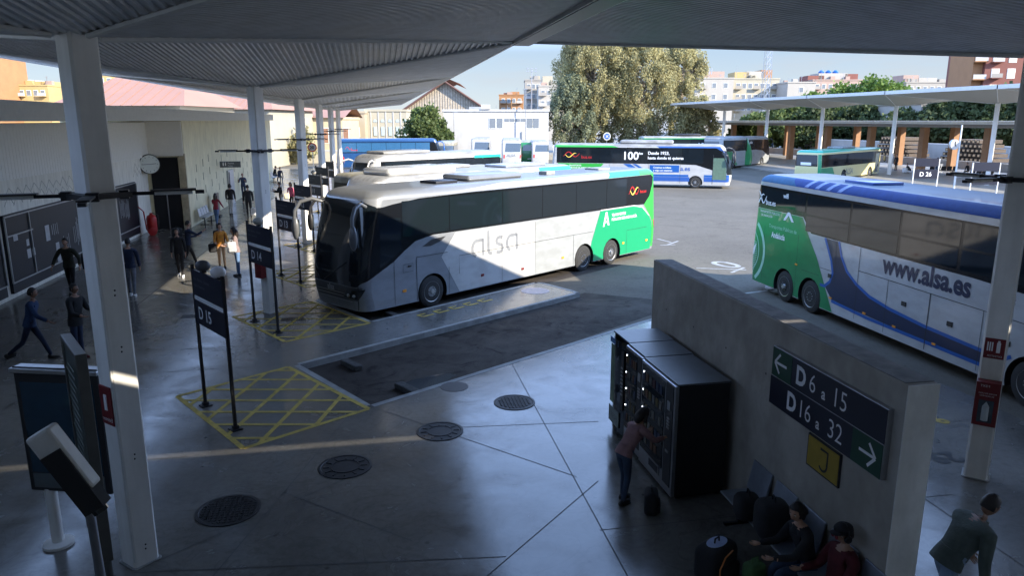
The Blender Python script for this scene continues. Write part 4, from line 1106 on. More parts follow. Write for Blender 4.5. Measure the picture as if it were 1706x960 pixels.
simple_glass(b, 1.3, 2.3); front_glass(b, 1.0); rear_face(b); b.roof_box(-1.3, 0, b.H, 3.0, 1.7, .2, M_ROOFW, bev=.18); b.mirror(1, M_DARK)
b = bay_coach(4, 'white coach with teal rear corner, fifth in the row', 12.4, 3.62, M_WHITE, M_ROOFW, 0, rake=1.1)
simple_glass(b, 1.75, 3.15, u0=1.2); front_glass(b); rear_face(b); b.mirror(1, M_WHITE); b.mirror(-1, M_WHITE)
b.decal('teal_rear_panel', [b.rect(b.L - 3.0, b.L + .4, 3.08, 3.34)], M_TEAL, .008, 1); b.roof_box(2.5, 0, b.H, 4, 1.8, .2, M_ROOFW)
b.decal('teal_rear_panel', [b.rect(b.L - 1.2, b.L + .4, .4, 1.7)], M_TEAL, .008, 1)
# blue coach crossing behind the row
b = Coach('coach', 'blue coach with blue tinted windows parked across at the end of the left platform', 12.6, 3.6, body=pm('muted_blue_paint', (.012, .055, .16), .3, coat=.3), roof=MATS['muted_blue_paint'] if 'muted_blue_paint' in MATS else pm('muted_blue_paint', (.012, .055, .16), .3, coat=.3), fine=False, side=-1, wheels=(2.7, 9.6), rake=.9)
b.place(2.0, 92.5, (1, 0)); M_BGL = pm('blue_tint_glass', (.03, .10, .20), .1, coat=.5)
b.decal('window_band', [poly2([(.3, 1.95), (10.8, 1.95), (12.0, 1.5), (12.3, 1.6), (12.0, 2.8), (11.5, 3.2), (.3, 3.2)])], M_BAND, .006, -1)
b.windows(.6, 11.0, 2.05, 3.12, 6, -1, M_BGL)
b.decal('white_panel', [b.rect(2.4, 9.0, .6, 1.5)], M_WHITE, .006, -1)
b.decal('logo', [shift2(brand_word(), 3.4, .72, .55, .5)], M_ROYAL, .01, -1)
a_, e_ = swirl_mark(); b.decal('ribbon_mark', [shift2(a_, 1.0, 2.3, .45, .4)], M_RED, .014, -1); b.decal('side_text', [shift2(text_mesh('bus.es', .3, .004), 1.7, 2.2)], M_RED, .014, -1)
b.mirror(-1, M_BLUE)
front_glass(b)

# parked vehicles by the white depot, seen from the rear
def small_rear(u, vtop, dist, H, W, L, lab, body, txt=None, yaw=0):
    b = Coach('coach', lab, L, H, W, body=body, roof=M_ROOFW, fine=False, wheels=(2.4, L - 2.6), rake=.4, rt=.22, group='vehicles parked by the white depot')
    p = D(u, vtop, dist); hd = (_st + math.sin(yaw) * .0 + yaw, _ct)
    l = math.hypot(*hd); hd = (hd[0] / l, hd[1] / l)
    b.place(p.x + hd[0] * L / 2, p.y + hd[1] * L / 2, hd)
    simple_glass(b, 1.5, H - .6); rear_face(b, 1.75, H - .5, gl=M_GLASS2)
    if txt: b.decal('rear_text', [shift2(text_mesh(txt, .5, .01), b.L + .55, 1.15)], M_LOGO, .014, 1)
    return b
small_rear(740, 232, 98, 3.0, 2.4, 8, 'white minibus partly hidden behind the blue coach', M_CREAMR)
small_rear(800, 228, 104, 3.3, 2.5, 11, 'cream coach seen from the back, left of the lettered white coach', M_WHITE)
small_rear(852, 231, 97, 3.35, 2.5, 11, 'white coach seen from the back with ALSA lettering', M_WHITE, 'ALSA')
small_rear(878, 233, 101, 3.0, 2.0, 8, 'narrow green sided van between two white coaches', M_DGREEN)
small_rear(900, 234, 98, 3.1, 2.2, 8, 'small white minibus seen from the back at the right of the group', M_WHITE)

# ---- white and blue coach crossing the yard
h_ = Vector((.914, -.405)); n_ = Vector((-.405, -.914))
b = Coach('coach', 'white coach with black window band reading 100 in the middle of the yard', 15.6, 3.72, body=M_WHITE, roof=M_ROOFW, side=-1, wheels=(3.0, 10.8, 12.5), rake=.8)
fw = Vector((27.1, 60.4)); q = fw - h_ * (7.8 - 3.0) - n_ * 1.275; b.place(q.x, q.y, tuple(h_))
L = b.L
b.decal('window_band', [poly2([(.5, 2.05), (10.9, 2.05), (12.6, 2.0), (13.4, 1.75), (14.4, 1.45), (15.2, 1.35), (15.0, 3.2), (14.2, 3.42), (.5, 3.42)])], M_BAND, .006, -1)
b.windows(.8, 13.2, 2.12, 3.34, 7, -1)
b.decal('door', [poly2([(14.0, .75), (15.15, .75), (15.1, 2.6), (14.0, 2.6)])], pm('door_glass', (.10, .16, .12), .1, coat=.5), .010, -1)
b.decal('blue_stripe', [b.rect(.3, 12.0, .98, 1.16), b.rect(13.3, 15.4, .98, 1.16)], M_BLUE, .007, -1); b.decal('royal_stripe', [b.rect(.3, 12.1, .58, .96)] + [b.rect(13.3, 15.4, .58, .96)], M_ROYAL, .006, -1)
b.decal('green_panel', [poly2([(1.0, 1.45), (4.2, 1.45), (4.7, 2.02), (.6, 2.02)])], M_LIME, .007, -1)
b.decal('lime_roof_panel', [poly2([(.3, 3.42), (6.0, 3.42), (5.4, 3.58), (.4, 3.6)])], M_LIME, .007, -1)
b.decal('navy_roof_panel', [poly2([(9.5, 3.42), (14.2, 3.42), (15.0, 3.0), (14.5, 3.55), (9.2, 3.56)])], M_ROYAL, .007, -1)
b.decal('blue_flash', [poly2([(6.4, 2.02), (7.0, 2.02), (8.3, 1.25), (7.7, 1.25)]), poly2([(7.2, 2.02), (7.5, 2.02), (8.5, 1.45), (8.35, 1.35)])], M_BLUE, .007, -1)
b.decal('poster_panel', [b.rect(8.7, 11.2, 1.35, 1.95)], M_BLUE, .008, -1)
b.decal('side_text', [shift2(text_mesh('100', .95, .02), 6.3, 2.4)], M_TXT, .013, -1)
b.decal('side_text', [shift2(text_mesh('años', .25, .01), 7.6, 2.85)], M_TXT, .013, -1)
b.decal('side_text', [shift2(text_mesh('Desde 1923,', .36, .008), 8.5, 2.85), shift2(text_mesh('hasta donde tú quieras', .33, .008), 8.5, 2.45)], M_TXT, .013, -1)
b.decal('side_text', [shift2(text_mesh('a.es', .55, .008), 11.3, 1.5)], M_ROYAL, .010, -1)
b.decal('side_text', [shift2(text_mesh('Consigue tu billete', .2, .004), 9.0, 1.68), shift2(text_mesh('y viaja con nosotros', .2, .004), 9.0, 1.44)], M_TXT, .012, -1)
b.decal('side_text', [shift2(text_mesh('TRANSPORTES', .17, .003), 1.6, 1.78), shift2(text_mesh('PÚBLICOS DE ANDALUCÍA', .17, .003), 1.6, 1.58)], M_TXT, .010, -1)
a_, e_ = swirl_mark(); b.decal('ribbon_mark', [shift2(a_, 1.1, 2.55, .8, .5)], M_RED, .014, -1); b.decal('ribbon_mark', [shift2(e_, 1.2, 2.5, .7, .5)], M_YELTXT, .016, -1); b.decal('side_text', [shift2(text_mesh('bus.es', .38, .004), 2.7, 2.45)], M_RED, .014, -1)
b.decal('panel_gaps', [b.line([(5.2, .4), (5.2, 2.0)]), b.line([(8.6, .4), (8.6, 2.0)]), b.line([(11.3, .4), (11.3, 3.4)]), b.line([(14.0, .4), (14.0, 2.9)], .03)], M_DARK, .012, -1)
b.decal('windshield', [poly2([(-3.3, 1.2), (.1, 1.2), (.5, 3.2), (-2.7, 3.2)])], M_GLASS, .011, 1); b.mirror(-1, M_DARK); b.mirror(1, M_DARK)
b.roof_box(.5, 0, b.H, 4.6, 1.8, .34, M_ROOFW, bev=.2)
b.decal('rear_face', [b.rect(-2.4, -.2, 2.2, 3.2)], M_GLASS2, .01, -1)

# ---- grey coach and dark green coach further back
b = Coach('coach', 'grey and green coach with ALSA lettering behind the yard coach', 14.2, 3.72, body=M_LGREY, roof=M_ROOFW, side=-1, wheels=(2.6, 11.0), rake=.9)
p1 = Vector(G(1221, 281, -K)); p2 = Vector(G(1273, 275.3, -K)); h_ = (p2 - p1).normalized(); n_ = Vector((h_.y, -h_.x))
q = p1 + h_ * (7.1 - 3.2) - n_ * 1.275; b.place(q.x, q.y, tuple(h_))
b.decal('window_band', [poly2([(.3, 2.1), (9.5, 2.1), (11.6, 1.95), (13.3, 1.3), (13.9, 1.3), (13.4, 3.3), (.3, 3.4)])], M_BAND, .006, -1); b.windows(.6, 12, 2.2, 3.3, 6, -1)
b.decal('green_panel', [poly2([(-.1, .75), (.3, .4), (2.4, 1.1), (3.8, .4), (4.4, .4), (2.6, 2.08), (-.2, 2.08)])], M_DGREEN, .007, -1)
b.decal('side_text', [shift2(text_mesh('ALSA', 1.0, .01), 7.0, 1.15)], M_LOGO, .01, -1); b.decal('side_text', [shift2(text_mesh('alsa', .5, .01), 7.6, 2.9)], M_TXT, .013, -1)
b.decal('rear_window', [b.rect(-2.4, -.25, 2.3, 3.3)], M_GLASS2, .01, -1); b.mirror(-1, M_DARK)
b.decal('windshield', [poly2([(-3.3, 1.2), (.1, 1.2), (.5, 3.2), (-2.7, 3.2)])], M_GLASS, .011, 1)
b = Coach('coach', 'dark coach with green rear standing behind the grey lettered coach', 14.2, 3.8, body=M_DGREEN, roof=M_ROOFW, side=-1, wheels=(2.6, 11.0), rake=.9)
p = D(1080, 228, 92); b.place(p.x + 6.6, p.y + 1.2, (.99, -.12)); b.decal('window_band', [b.rect(.3, 13.3, 2.0, 3.45)], M_BAND, .006, -1); b.windows(.6, 12, 2.1, 3.35, 6, -1)
b.decal('rear_window', [b.rect(-2.4, -.25, 2.3, 3.3)], M_GLASS2, .01, -1); b.roof_box(-1, 0, b.H, 3, 1.7, .3, M_DARKMET)
b.decal('side_text', [shift2(text_mesh('100', .9, .02), 7.0, 2.4)], M_TXT, .013, -1)

# ---- yellow and green bus
b = Coach('coach', 'pale yellow and green bus with big rear window facing the viewer', 14.5, 3.0, body=M_YELBUS, roof=M_TEAL, side=-1, wheels=(2.7, 9.2), rake=.3, rf=.25)
s0 = Vector((40.0, 62.6)); fwp = Vector(G(1448, 295, -K)); h_ = (fwp - s0).normalized(); n_ = Vector((h_.y, -h_.x))
q = fwp - h_ * (7.25 - 2.7) - n_ * 1.275; b.place(q.x, q.y, tuple(h_))
b.decal('window_band', [b.rect(.2, 14.1, 1.45, 2.62)], M_BAND, .006, -1); b.windows(.5, 12.8, 1.52, 2.56, 7, -1)
b.decal('green_panel', [poly2([(-.15, .4), (3.4, .4), (2.6, 1.4), (.18, 1.4), (.18, 2.65), (-.15, 2.65)])], M_GREEN, .007, -1)
b.decal('side_text', [shift2(text_mesh('ALSA', .8, .01), 5.6, .6)], M_LOGO, .01, -1)
b.decal('rear_window', [b.rect(-2.35, -.2, 1.55, 2.6)], M_GLASS, .01, -1); b.decal('rear_label', [b.rect(-1.8, -.8, 1.65, 1.9)], M_TXT, .013, -1)
b.decal('rear_lower_panel', [b.rect(-2.35, -.2, .5, 1.4)], M_YELBUS, .009, -1); b.roof_box(0, 0, b.H, 3, 1.6, .22, M_ROOFW)
b.decal('door', [b.rect(13.0, 13.9, .45, 2.4)], M_GLASS2, .011, -1); b.mirror(-1, M_DARK)

# ---- big coach on the right
c = Coach('coach', 'white, navy and green coach with web address lettering at the right', 14.4, 3.98, body=M_WHITE, roof=pm('sky_tinted_roof', (.15, .19, .25), .7, .1, var=.08, scale=1, coat=.3), side=-1, wheels=(2.75, 10.63, 12.1), rake=.8, rr=.30, low=.30)  # blue of the reflected sky is mixed into the roof colour
# rear end at s = 23.85, facing -s
c.place(12.85 + 1.275, 23.75 - 7.2, (0, -1))
sw = -1
z0 = c.low + .02
us = [c.L - 12.1, c.L - 10.63]      # 2.3 and 3.77
def Wd(pts): return poly2(pts)
c.decal('window_band', [Wd([(-.02, 2.86), (3.1, 2.86), (3.6, 2.42), (5.9, 2.40), (9.9, 2.36), (11.5, 2.3), (12.6, 1.9), (13.5, 1.3), (14.3, 1.25), (14.0, 3.3), (13.2, 3.55), (.05, 3.62)])], M_BAND, .006, sw)
for a, e in ((.25, 3.2), (3.25, 5.4), (5.45, 7.4), (7.45, 9.4), (9.45, 11.3), (11.35, 12.9)):
    c.decal('window', [Wd([(a + .02, 3.02 if a < 3 else 2.98), (e - .02, 3.02 if a < 3 else 2.98), (e - .02, 3.52), (a + .02, 3.52)])], M_GLASS, .010, sw)
    if a > 3: c.decal('lower_window', [Wd([(a + .03, 2.46), (e - .03, 2.46), (e - .03, 2.92), (a + .03, 2.92)])], M_GLASS, .010, sw)
ar = c.arch(us[0], z0, .605) + c.arch(us[1], z0, .605)
c.decal('green_panel', [Wd([(-.05, 2.84), (3.08, 2.84), (3.42, 2.40), (4.0, 1.75), (4.98, z0)] + ar[::-1] + [(0.25, z0), (-.05, .6)])], M_DGREEN, .005, sw)
c.decal('green_rear_face', [Wd([(-.05, .55), (-.05, 3.62), (-2.6, 3.62), (-2.6, .55)])], M_DGREEN, .004, sw)
c.decal('rear_window', [c.rect(-2.3, -.35, 2.5, 3.3)], M_GLASS, .01, sw)
c.decal('navy_swoosh', [Wd([(4.1, 1.75), (4.42, 2.40), (5.0, 2.38), (5.15, 2.0), (5.45, 1.66), (5.9, 1.38), (6.5, 1.16), (7.3, 1.03), (8.5, .92), (10.5, .82), (11.1, .95), (11.1, .62), (10.9, .52), (8, .52), (4.98, .62)][0:0] + [(4.33, 2.40), (5.05, 2.38), (5.2, 1.98), (5.5, 1.62), (5.95, 1.36), (6.55, 1.15), (7.35, 1.02), (8.6, .91), (10.9, .84), (10.9, .56), (8.0, .58), (4.93, .66), (4.55, .98), (4.75, 1.15), (4.86, 1.45), (4.75, 1.75)])], M_NAVY, .0065, sw)
c.decal('blue_stripe', [stroke([(4.33, 2.40), (4.72, 1.80), (4.84, 1.45), (4.74, 1.18), (4.5, 1.0), (4.28, 1.0)], .09), stroke([(5.0, 2.39), (5.18, 1.99), (5.48, 1.63), (5.93, 1.37), (6.53, 1.155), (7.34, 1.025), (8.6, .915), (10.95, .83), (11.15, .95)], .085), stroke([(4.9, .645), (6.5, .56), (10.95, .53)], .085), stroke([(12.4, .9), (14.2, .9)], .09)], M_BLUE, .0085, sw)
c.decal('royal_roof_panel', [Wd([(.1, 3.74), (13.2, 3.72), (13.4, 3.60), (13.2, 3.90), (.3, 3.93)][0:2] + [(13.3, 3.965), (.35, 3.968)])], pm('roof_stripe_blue', (.008, .045, .21), .55, spec=.2), .006, sw)
c.decal('blue_roof_corner', [Wd([(-.1, 3.74), (2.6, 3.74), (2.2, 3.965), (.1, 3.965)])], pm('sea_blue_paint', (.012, .10, .22), .5, spec=.2), .0075, sw)
for k in range(4): c.decal('blue_slash', [Wd([(3.0 + k * .55, 3.75), (3.2 + k * .55, 3.75), (3.45 + k * .55, 3.96), (3.25 + k * .55, 3.96)])], M_BLUE, .0085, sw)
c.decal('side_text', [shift2(text_mesh('www.alsa.es', .68, .022), 6.93, 1.98 - .07, .88, 1.0)], M_NAVY, .0085, sw)
c.decal('emblem', [Wd([(2.0, 2.62), (2.12, 2.62), (2.3, 2.80), (2.48, 2.62), (2.62, 2.62), (2.36, 2.90), (2.24, 2.90)])], M_TXT, .012, sw)
c.decal('side_text', [shift2(text_mesh('TRANSPORTES PÚBLICOS', .11), .5, 2.72), shift2(text_mesh('DE ANDALUCÍA', .10), .6, 2.60)], M_TXT, .009, sw)
c.decal('side_text', [shift2(text_mesh('Transportes Públicos de', .17), 1.15, 2.28)], pm('pale_green_print', (.35, .6, .45), .5), .009, sw); c.decal('side_text', [shift2(text_mesh('Andalucía', .26, .008), 1.35, 1.98, .8)], M_TXT, .009, sw)
a_, e_ = swirl_mark(); c.decal('ribbon_mark', [shift2(a_, .12, 3.0, .42, .42), shift2(e_, .1, 3.0, .4, .4)], M_TXT, .013, sw); c.decal('side_text', [shift2(text_mesh('bus.es', .25, .004), .85, 3.0), shift2(text_mesh('wifi', .22, .004), 1.9, 3.32)], M_TXT, .013, sw)
M_PG = pm('pale_green_line', (.35, .62, .50), .35, coat=.3)
c.decal('green_arc', [stroke(arc(-.55, 1.35, 1.5, 50, -48, 24, 1.25), .13), stroke(arc(-.75, 1.35, 1.35, 48, -40, 24, 1.0), .045)], M_PG, .009, sw)
c.decal('radiator_grille', [c.line([(-.1, z), (.52 - .25 * abs(z - 1.3), z)], .022) for z in [.62 + .065 * k for k in range(17)]], M_PG, .011, sw)
c.decal('arrow_mark', [Wd([(.05, 1.28), (.42, 1.62), (.3, 1.2)])], M_TXT, .013, sw)
g = [c.line([(5.98, 2.38), (5.98, .4)]), c.line([(5.98, 1.75), (7.0, 1.75), (12.8, 1.70)]), c.line([(7.2, 1.75), (7.2, .36)]), c.line([(8.7, 1.74), (8.7, .36)], .025), c.line([(10.3, 1.72), (10.3, .36)]), c.line([(4.9, 2.4), (4.95, 1.2)]), c.line([(4.2, 1.5), (4.75, 1.5)]), c.line([(2.95, z0), (2.95, 2.3)], .012), c.line([(.9, .4), (.9, 2.3)], .01), c.line([(3.25, 1.25), (4.2, 1.25)], .01)]
c.decal('panel_gaps', g, M_DARK, .0095, sw)
for u, z in ((7.85, 1.28), (9.4, 1.18), (4.72, 1.35), (11.0, 1.2)):
    p = c.on(u, z, .012); mb = MB(); mb.box(p, (.16, .02, .11), M_DARK); mb.build('handle', c.t)
for u, z in ((6.4, .66), (7.6, .62), (9.0, .58), (4.85, .72), (2.95, 1.35)):
    p = c.on(u, z, .014); mb = MB(); mb.box(p, (.12, .02, .05), M_AMBER); mb.build('side_marker', c.t)
c.roof_box(-2.6, -.1, c.H, 1.3, .95, .09, M_ROYAL, 'roof_hatch', .02)
c.decal('windshield', [poly2([(-3.3, 1.2), (.1, 1.2), (.5, 3.3), (-2.7, 3.3)])], M_GLASS, .011, 1); c.mirror(-1, M_WHITE); c.mirror(1, M_WHITE)

# ------------------------------------------------------------------ background town (placed by bearing and distance, real sizes)
def facade(name, label, u0, u1, vtop, dist, depth, wall, z0=0., yaw=0., group=None, cat='building', roof=None, parapet=.35):
    """box building whose front runs between two bearings at one distance; returns helper for adding openings"""
    a = D(u0, 300, dist); b = D(u1, 300, dist); top = D((u0 + u1) / 2, vtop, dist).z
    c = (a + b) / 2; L_ = math.hypot(b.x - a.x, b.y - a.y)
    ang = math.atan2(b.y - a.y, b.x - a.x) + yaw
    t = thing(name, label, cat, (c.x, c.y, -K), ang, group)
    H_ = top + K
    mb = MB(); mb.box((0, depth / 2, H_ / 2), (L_, depth, H_), wall); mb.build('wall', t)
    if parapet:
        mb = MB(); mb.box((0, depth / 2, H_ + .02), (L_ + .3, depth + .3, parapet), roof or wall); mb.build('parapet', t)
    return t, L_, H_
M_CREAM2 = pm('sunlit_cream_wall', (.34, .31, .235), .75, var=.06, scale=.5)
M_SHUT = pm('shutter_brown', (.25, .13, .08), .7); M_PANE = pm('far_pane', (.16, .18, .20), .3, coat=.2)
def windows_on(t, xs, zs, w_, h_, mat=M_PANE, frame=M_WHITEW, y=0, name='window'):
    for x in xs:
        for z in zs:
            mb = MB(); mb.box((x, y - .03, z), (w_ + .18, .05, h_ + .18), frame); f = mb.build(name, t)
            mb = MB(); mb.box((x, y - .07, z), (w_, .04, h_), mat); mb.build('pane', f)
def lin(a, b, n): return [a + (b - a) * (k + .5) / n for k in range(n)]

# white depot
t, L_, H_ = facade('depot', 'white flat roofed depot with a high strip of windows behind the buses', 741, 913, 184, 118, 14, M_BRIGHTW)
windows_on(t, [-.7, .0 + .45, 6.4, 7.5 - .3], [], 1, 1)
windows_on(t, [-.55, .55], [H_ - 1.9], .95, 1.5); windows_on(t, [5.2, 6.2], [H_ - 1.9], .9, 1.5)
windows_on(t, lin(1.2, 4.6, 4), [H_ - 1.45], .75, .5)
mb = MB(); mb.box((-1.6, -.1, H_ + .55), (1.4, .5, .7), M_BRIGHTW); mb.box((-2.8, 3, H_ + .3), (3, 2, .6), M_LGREY); mb.build('roof_plant', t)
for x in lin(-8, 8, 9): 
    mb = MB(); mb.box((x, .1, H_ + .45), (.05, .05, .7), M_STEEL); mb.build('rail_post', t)
mb = MB(); mb.box((4.0, -.12, 2), (.1, .1, 4), M_STEEL); mb.build('pipe', t)
windows_on(t, [3.9, 7.2], [1.3], .8, 2.0, M_DARK)
# cream building with arched windows
t, L_, H_ = facade('arched_building', 'pale building with a row of arched windows left of the green bush', 613, 680, 184, 128, 12, M_CREAM2)
M_PALEG = pm('pale_blue_glass', (.35, .42, .45), .3)
for x in lin(-L_ / 2 + .3, L_ / 2 - .3, 5):
    mb = MB(); mb.box((x, -.04, H_ / 2), (.16, .08, H_), M_BRIGHTW); mb.build('pilaster', t)
    f = None
    mb = MB(); mb.box((x + .7, -.05, H_ - 3.4), (.55, .1, 1.5), M_PALEG); mb.build('window', t)
    mb = MB(); mb.add([(x + .7 + .32 * math.cos(R(k * 22.5)), -.06, H_ - 1.9 + .5 * math.sin(R(k * 22.5))) for k in range(9)] + [(x + .38, -.06, H_ - 2.3), (x + 1.02, -.06, H_ - 2.3)][::-1][0:0] , [tuple(range(9))], M_PALEG); mb.build('arch_light', t)
t, L_, H_ = facade('beige_building', 'plain beige building with one window behind the blue coach', 572, 612, 187, 126, 12, pm('beige_wall', (.36, .30, .21), .8, var=.06, scale=.5))
windows_on(t, [L_ / 2 - 1.4, -L_ / 2 + 1.2], [H_ - 3.2], .8, 1.4)
t, L_, H_ = facade('cream_house', 'cream house with brown shutters and low pink roof behind the columns', 452, 575, 197, 112, 12, pm('warm_cream_wall', (.42, .35, .23), .8, var=.06, scale=.5))
windows_on(t, [-4.3, -1.9, 3.0, 6.0], [H_ - 2.5], .75, 2.1, M_SHUT)
mb = MB(); M_PINKR = pm('pink_roof_sheet', (.28, .15, .105), .75, var=.06, scale=.3)
mb.add([(-L_ / 2 - 1, -.6, H_ + .1), (L_ / 2 + .5, -.6, H_ + .1), (L_ / 2 + .5, 7, H_ + 1.9), (-L_ / 2 - 1, 7, H_ + 2.2), (-L_ / 2 - 1, 13, H_ + .1), (L_ / 2 + .5, 13, H_ + .1)], [(0, 1, 2, 3), (3, 2, 5, 4)], M_PINKR); mb.build('roof', t)
# long pink corrugated roofs over the left building
def hip_roof(label, u0, u1, veave, vridge, dist, depth, group='long pink roofs beyond the platform'):
    a = D(u0, veave, dist); b = D(u1, veave, dist); ridge = D((u0 + u1) / 2, vridge, dist + depth / 2).z
    L_ = (b - a).length; c = (a + b) / 2; ang = math.atan2(b.y - a.y, b.x - a.x)
    t = thing('hall', label, 'building', (c.x, c.y, -K), ang, group)
    H_ = a.z + K; Rz = ridge + K; ins = min(L_ * .2, depth * .6)
    mb = MB(); mb.box((0, depth / 2, H_ / 2), (L_, depth, H_), M_CREAM2); mb.build('wall', t)
    mb = MB(); e = .6
    V = [(-L_ / 2 - e, -e, H_), (L_ / 2 + e, -e, H_), (L_ / 2 + e, depth + e, H_), (-L_ / 2 - e, depth + e, H_), (-L_ / 2 + ins, depth / 2, Rz), (L_ / 2 - ins, depth / 2, Rz)]
    mb.add(V, [(0, 1, 5, 4), (1, 2, 5), (2, 3, 4, 5), (3, 0, 4)], M_PINKR); mb.build('roof', t)
    mb = MB(); n_ = int(L_ / .9)
    for k in range(1, n_):
        x = -L_ / 2 + k * L_ / n_; f = min(1, min(x + L_ / 2, L_ / 2 - x) / ins)
        mb.tube([(x, -e, H_ + .03), (x, -e + (depth / 2 + e) * f, H_ + (Rz - H_) * f + .03)], .03, M_PINKR, 4)
    mb.build('standing_seams', t)
    return t
hip_roof('long low hall with pink ribbed roof left, just above the platform roof', 96, 300, 176, 128, 62, 12)
hip_roof('second hall with paler pink roof between first and second column', 225, 448, 182, 133, 92, 20)
# gabled timber shed
p = D(742, 187, 150); H_ = p.z + K
t = thing('gabled_shed', 'old shed with timber gable, cream beam and pink roof behind the depot', 'building', (p.x, p.y, -K), R(-10))
ap = D(742, 135, 150).z + K; hw = 8.5
mb = MB(); mb.add([(-hw, 0, H_), (hw, 0, H_), (0, 0, ap - .3)], [(0, 1, 2)], pm('grey_timber', (.38, .33, .26), .85, var=.3, scale=2)); 
for k in range(-16, 17): mb.box((k * .5, -.05, H_ + (ap - H_) * (1 - abs(k) * .5 / hw) / 2), (.06, .04, (ap - H_) * (1 - abs(k) * .5 / hw)), pm('timber_gap', (.16, .13, .10), .9))
mb.build('gable', t)
mb = MB()
for sx in (-1, 1):
    mb.add([(0, -1.0, ap), (sx * (hw + 1.4), -1.0, H_ - .6), (sx * (hw + 1.4), 40, H_ - .6), (0, 40, ap), (0, -1.0, ap - .35), (sx * (hw + 1.4), -1.0, H_ - .95)], [(0, 1, 2, 3), (0, 1, 5, 4)], M_PINKR)
    mb.tube([(0, -1.05, ap - .1), (sx * (hw + 1.4), -1.05, H_ - .7)], .2, pm('brown_barge_board', (.10, .05, .04), .8), 6)
mb.build('roof', t)
mb = MB(); mb.add([(-.2, 12, ap + 1.1), (2.2, 12, ap + .1), (2.2, 40, ap + .1), (-.2, 40, ap + 1.1), (-2.6, 12, ap), (-2.6, 40, ap)], [(0, 1, 2, 3), (0, 3, 5, 4)], M_PINKR); mb.build('raised_roof', t)
mb = MB(); mb.box((-.5, .3, H_ - .9), (2 * hw + 1, .8, 1.6), M_CREAM2); mb.box((-.5, .1, H_ - 1.9), (2 * hw + 1, .6, .25), pm('rust_beam', (.3, .14, .08), .8)); mb.build('cross_beam', t)
mb = MB()
for x in (-hw + .2, hw - .4): mb.box((x, .5, H_ / 2 - .8), (.5, .6, H_ - 1.6), M_CREAM2)
mb.build('pier', t)

def block(label, u0, u1, vtop, dist, depth, wall, nx, nz, wh=(1.0, 1.3), yaw=0., pane=M_PANE, roofb=None):
    t, L_, H_ = facade('apartment_block', label, u0, u1, vtop, dist, depth, wall, yaw=yaw, group='apartment blocks of the town behind')
    n0 = max(1, int((H_ - 4) / 3.0)); nz = min(nz, n0)
    windows_on(t, lin(-L_ / 2 + .5, L_ / 2 - .5, nx), [H_ - 1.9 - 3.0 * k for k in range(nz)], wh[0], wh[1], pane)
    rb = random.Random(int(u0 + dist)); xs_ = lin(-L_ / 2 + .5, L_ / 2 - .5, nx)
    for i_ in range(0, nx, 3):
        for k_ in range(nz):
            if nx > 2:
                mb = MB(); mb.box((xs_[i_], -.5, H_ - 2.75 - 3 * k_), (2.0, 1.0, .14), wall); mb.box((xs_[i_], -.97, H_ - 2.3 - 3 * k_), (2.0, .06, .8), M_BRIGHTW if rb.random() < .5 else M_GB); mb.build('balcony', t)
    for _ in range(max(2, nx // 2)):
        xa = rb.uniform(-L_ / 2, L_ / 2); ha = rb.uniform(1.0, 2.6); mb = MB(); mb.tube([(xa, 2, H_), (xa, 2, H_ + ha)], .05, M_STEEL, 4); mb.box((xa, 2, H_ + ha * .9), (.9, .05, .05), M_STEEL); mb.box((xa, 2, H_ + ha * .75), (.6, .05, .05), M_STEEL); mb.build('aerial', t)
    for _ in range(max(1, nx // 3)):
        xa = rb.uniform(-L_ / 2 + 1, L_ / 2 - 1); mb = MB(); mb.box((xa, 3, H_ + .6), (rb.uniform(.8, 2), 1.2, rb.uniform(.8, 1.6)), wall if rb.random() < .5 else M_PB); mb.build('roof_hut', t)
    for (x, w_, h_, m_) in (roofb or ()):
        mb = MB(); mb.box((x * L_ / 2, depth / 2, H_ + h_ / 2), (w_, depth * .5, h_), m_); mb.build('roof_hut', t)
    return t, L_, H_
M_OR = pm('orange_brick', (.30, .15, .065), .8, var=.08, scale=.5); M_YW = pm('yellow_wall', (.38, .28, .12), .8, var=.06, scale=.5)
M_RB = pm('red_brick', (.17, .06, .045), .8, var=.08, scale=.6); M_GB = pm('grey_beige_wall', (.27, .25, .22), .8, var=.06, scale=.4); M_WB = pm('bright_block_wall', (.33, .31, .275), .8, var=.05, scale=.4)
M_PB = pm('pinkish_wall', (.32, .23, .19), .8, var=.06, scale=.4)
block('tall orange block at the far left edge', -60, 12, 92, 190, 14, M_OR, 4, 4)
block('low yellow block at the far left under the canopy', 14, 100, 142, 200, 14, M_YW, 7, 2, roofb=((-.3, 5, 1.6, M_BRIGHTW), (.5, 4, 1.2, M_YW)))
block('pale block seen above the pink roofs beside the first column', 168, 222, 122, 210, 12, M_YW, 4, 2)
block('small orange block right of the timber shed', 832, 872, 158, 260, 14, M_OR, 4, 2, roofb=((.3, 3, 1.2, M_OR), (-.4, 2, .8, M_RB)))
block('grey-beige block with rooftop masts left of the big tree', 874, 902, 133, 240, 14, M_GB, 3, 4, roofb=((.2, 3, 1.4, M_CREAM2),))
block('cream stepped block just left of the big tree', 896, 940, 143, 225, 14, M_WB, 4, 4, roofb=((-.3, 3, 3.0, M_CREAM2), (.3, 4, 1.5, M_WB)))
block('white block directly right of the big tree', 1150, 1212, 130, 210, 14, M_WB, 3, 3, roofb=((.2, 5, 2.0, M_PB),))
block('cream block with bays left of the lattice mast', 1212, 1286, 131, 214, 14, M_CREAM2, 7, 3, roofb=((-.5, 4, 2.0, M_YW), (.1, 5, 2.2, M_WB), (.6, 3, 2.6, M_OR)))
block('low grey block right of the lattice mast', 1284, 1306, 140, 250, 14, M_PB, 2, 2)
block('white block with plain gable right of the lattice mast', 1300, 1345, 137, 205, 14, M_WB, 1, 1)
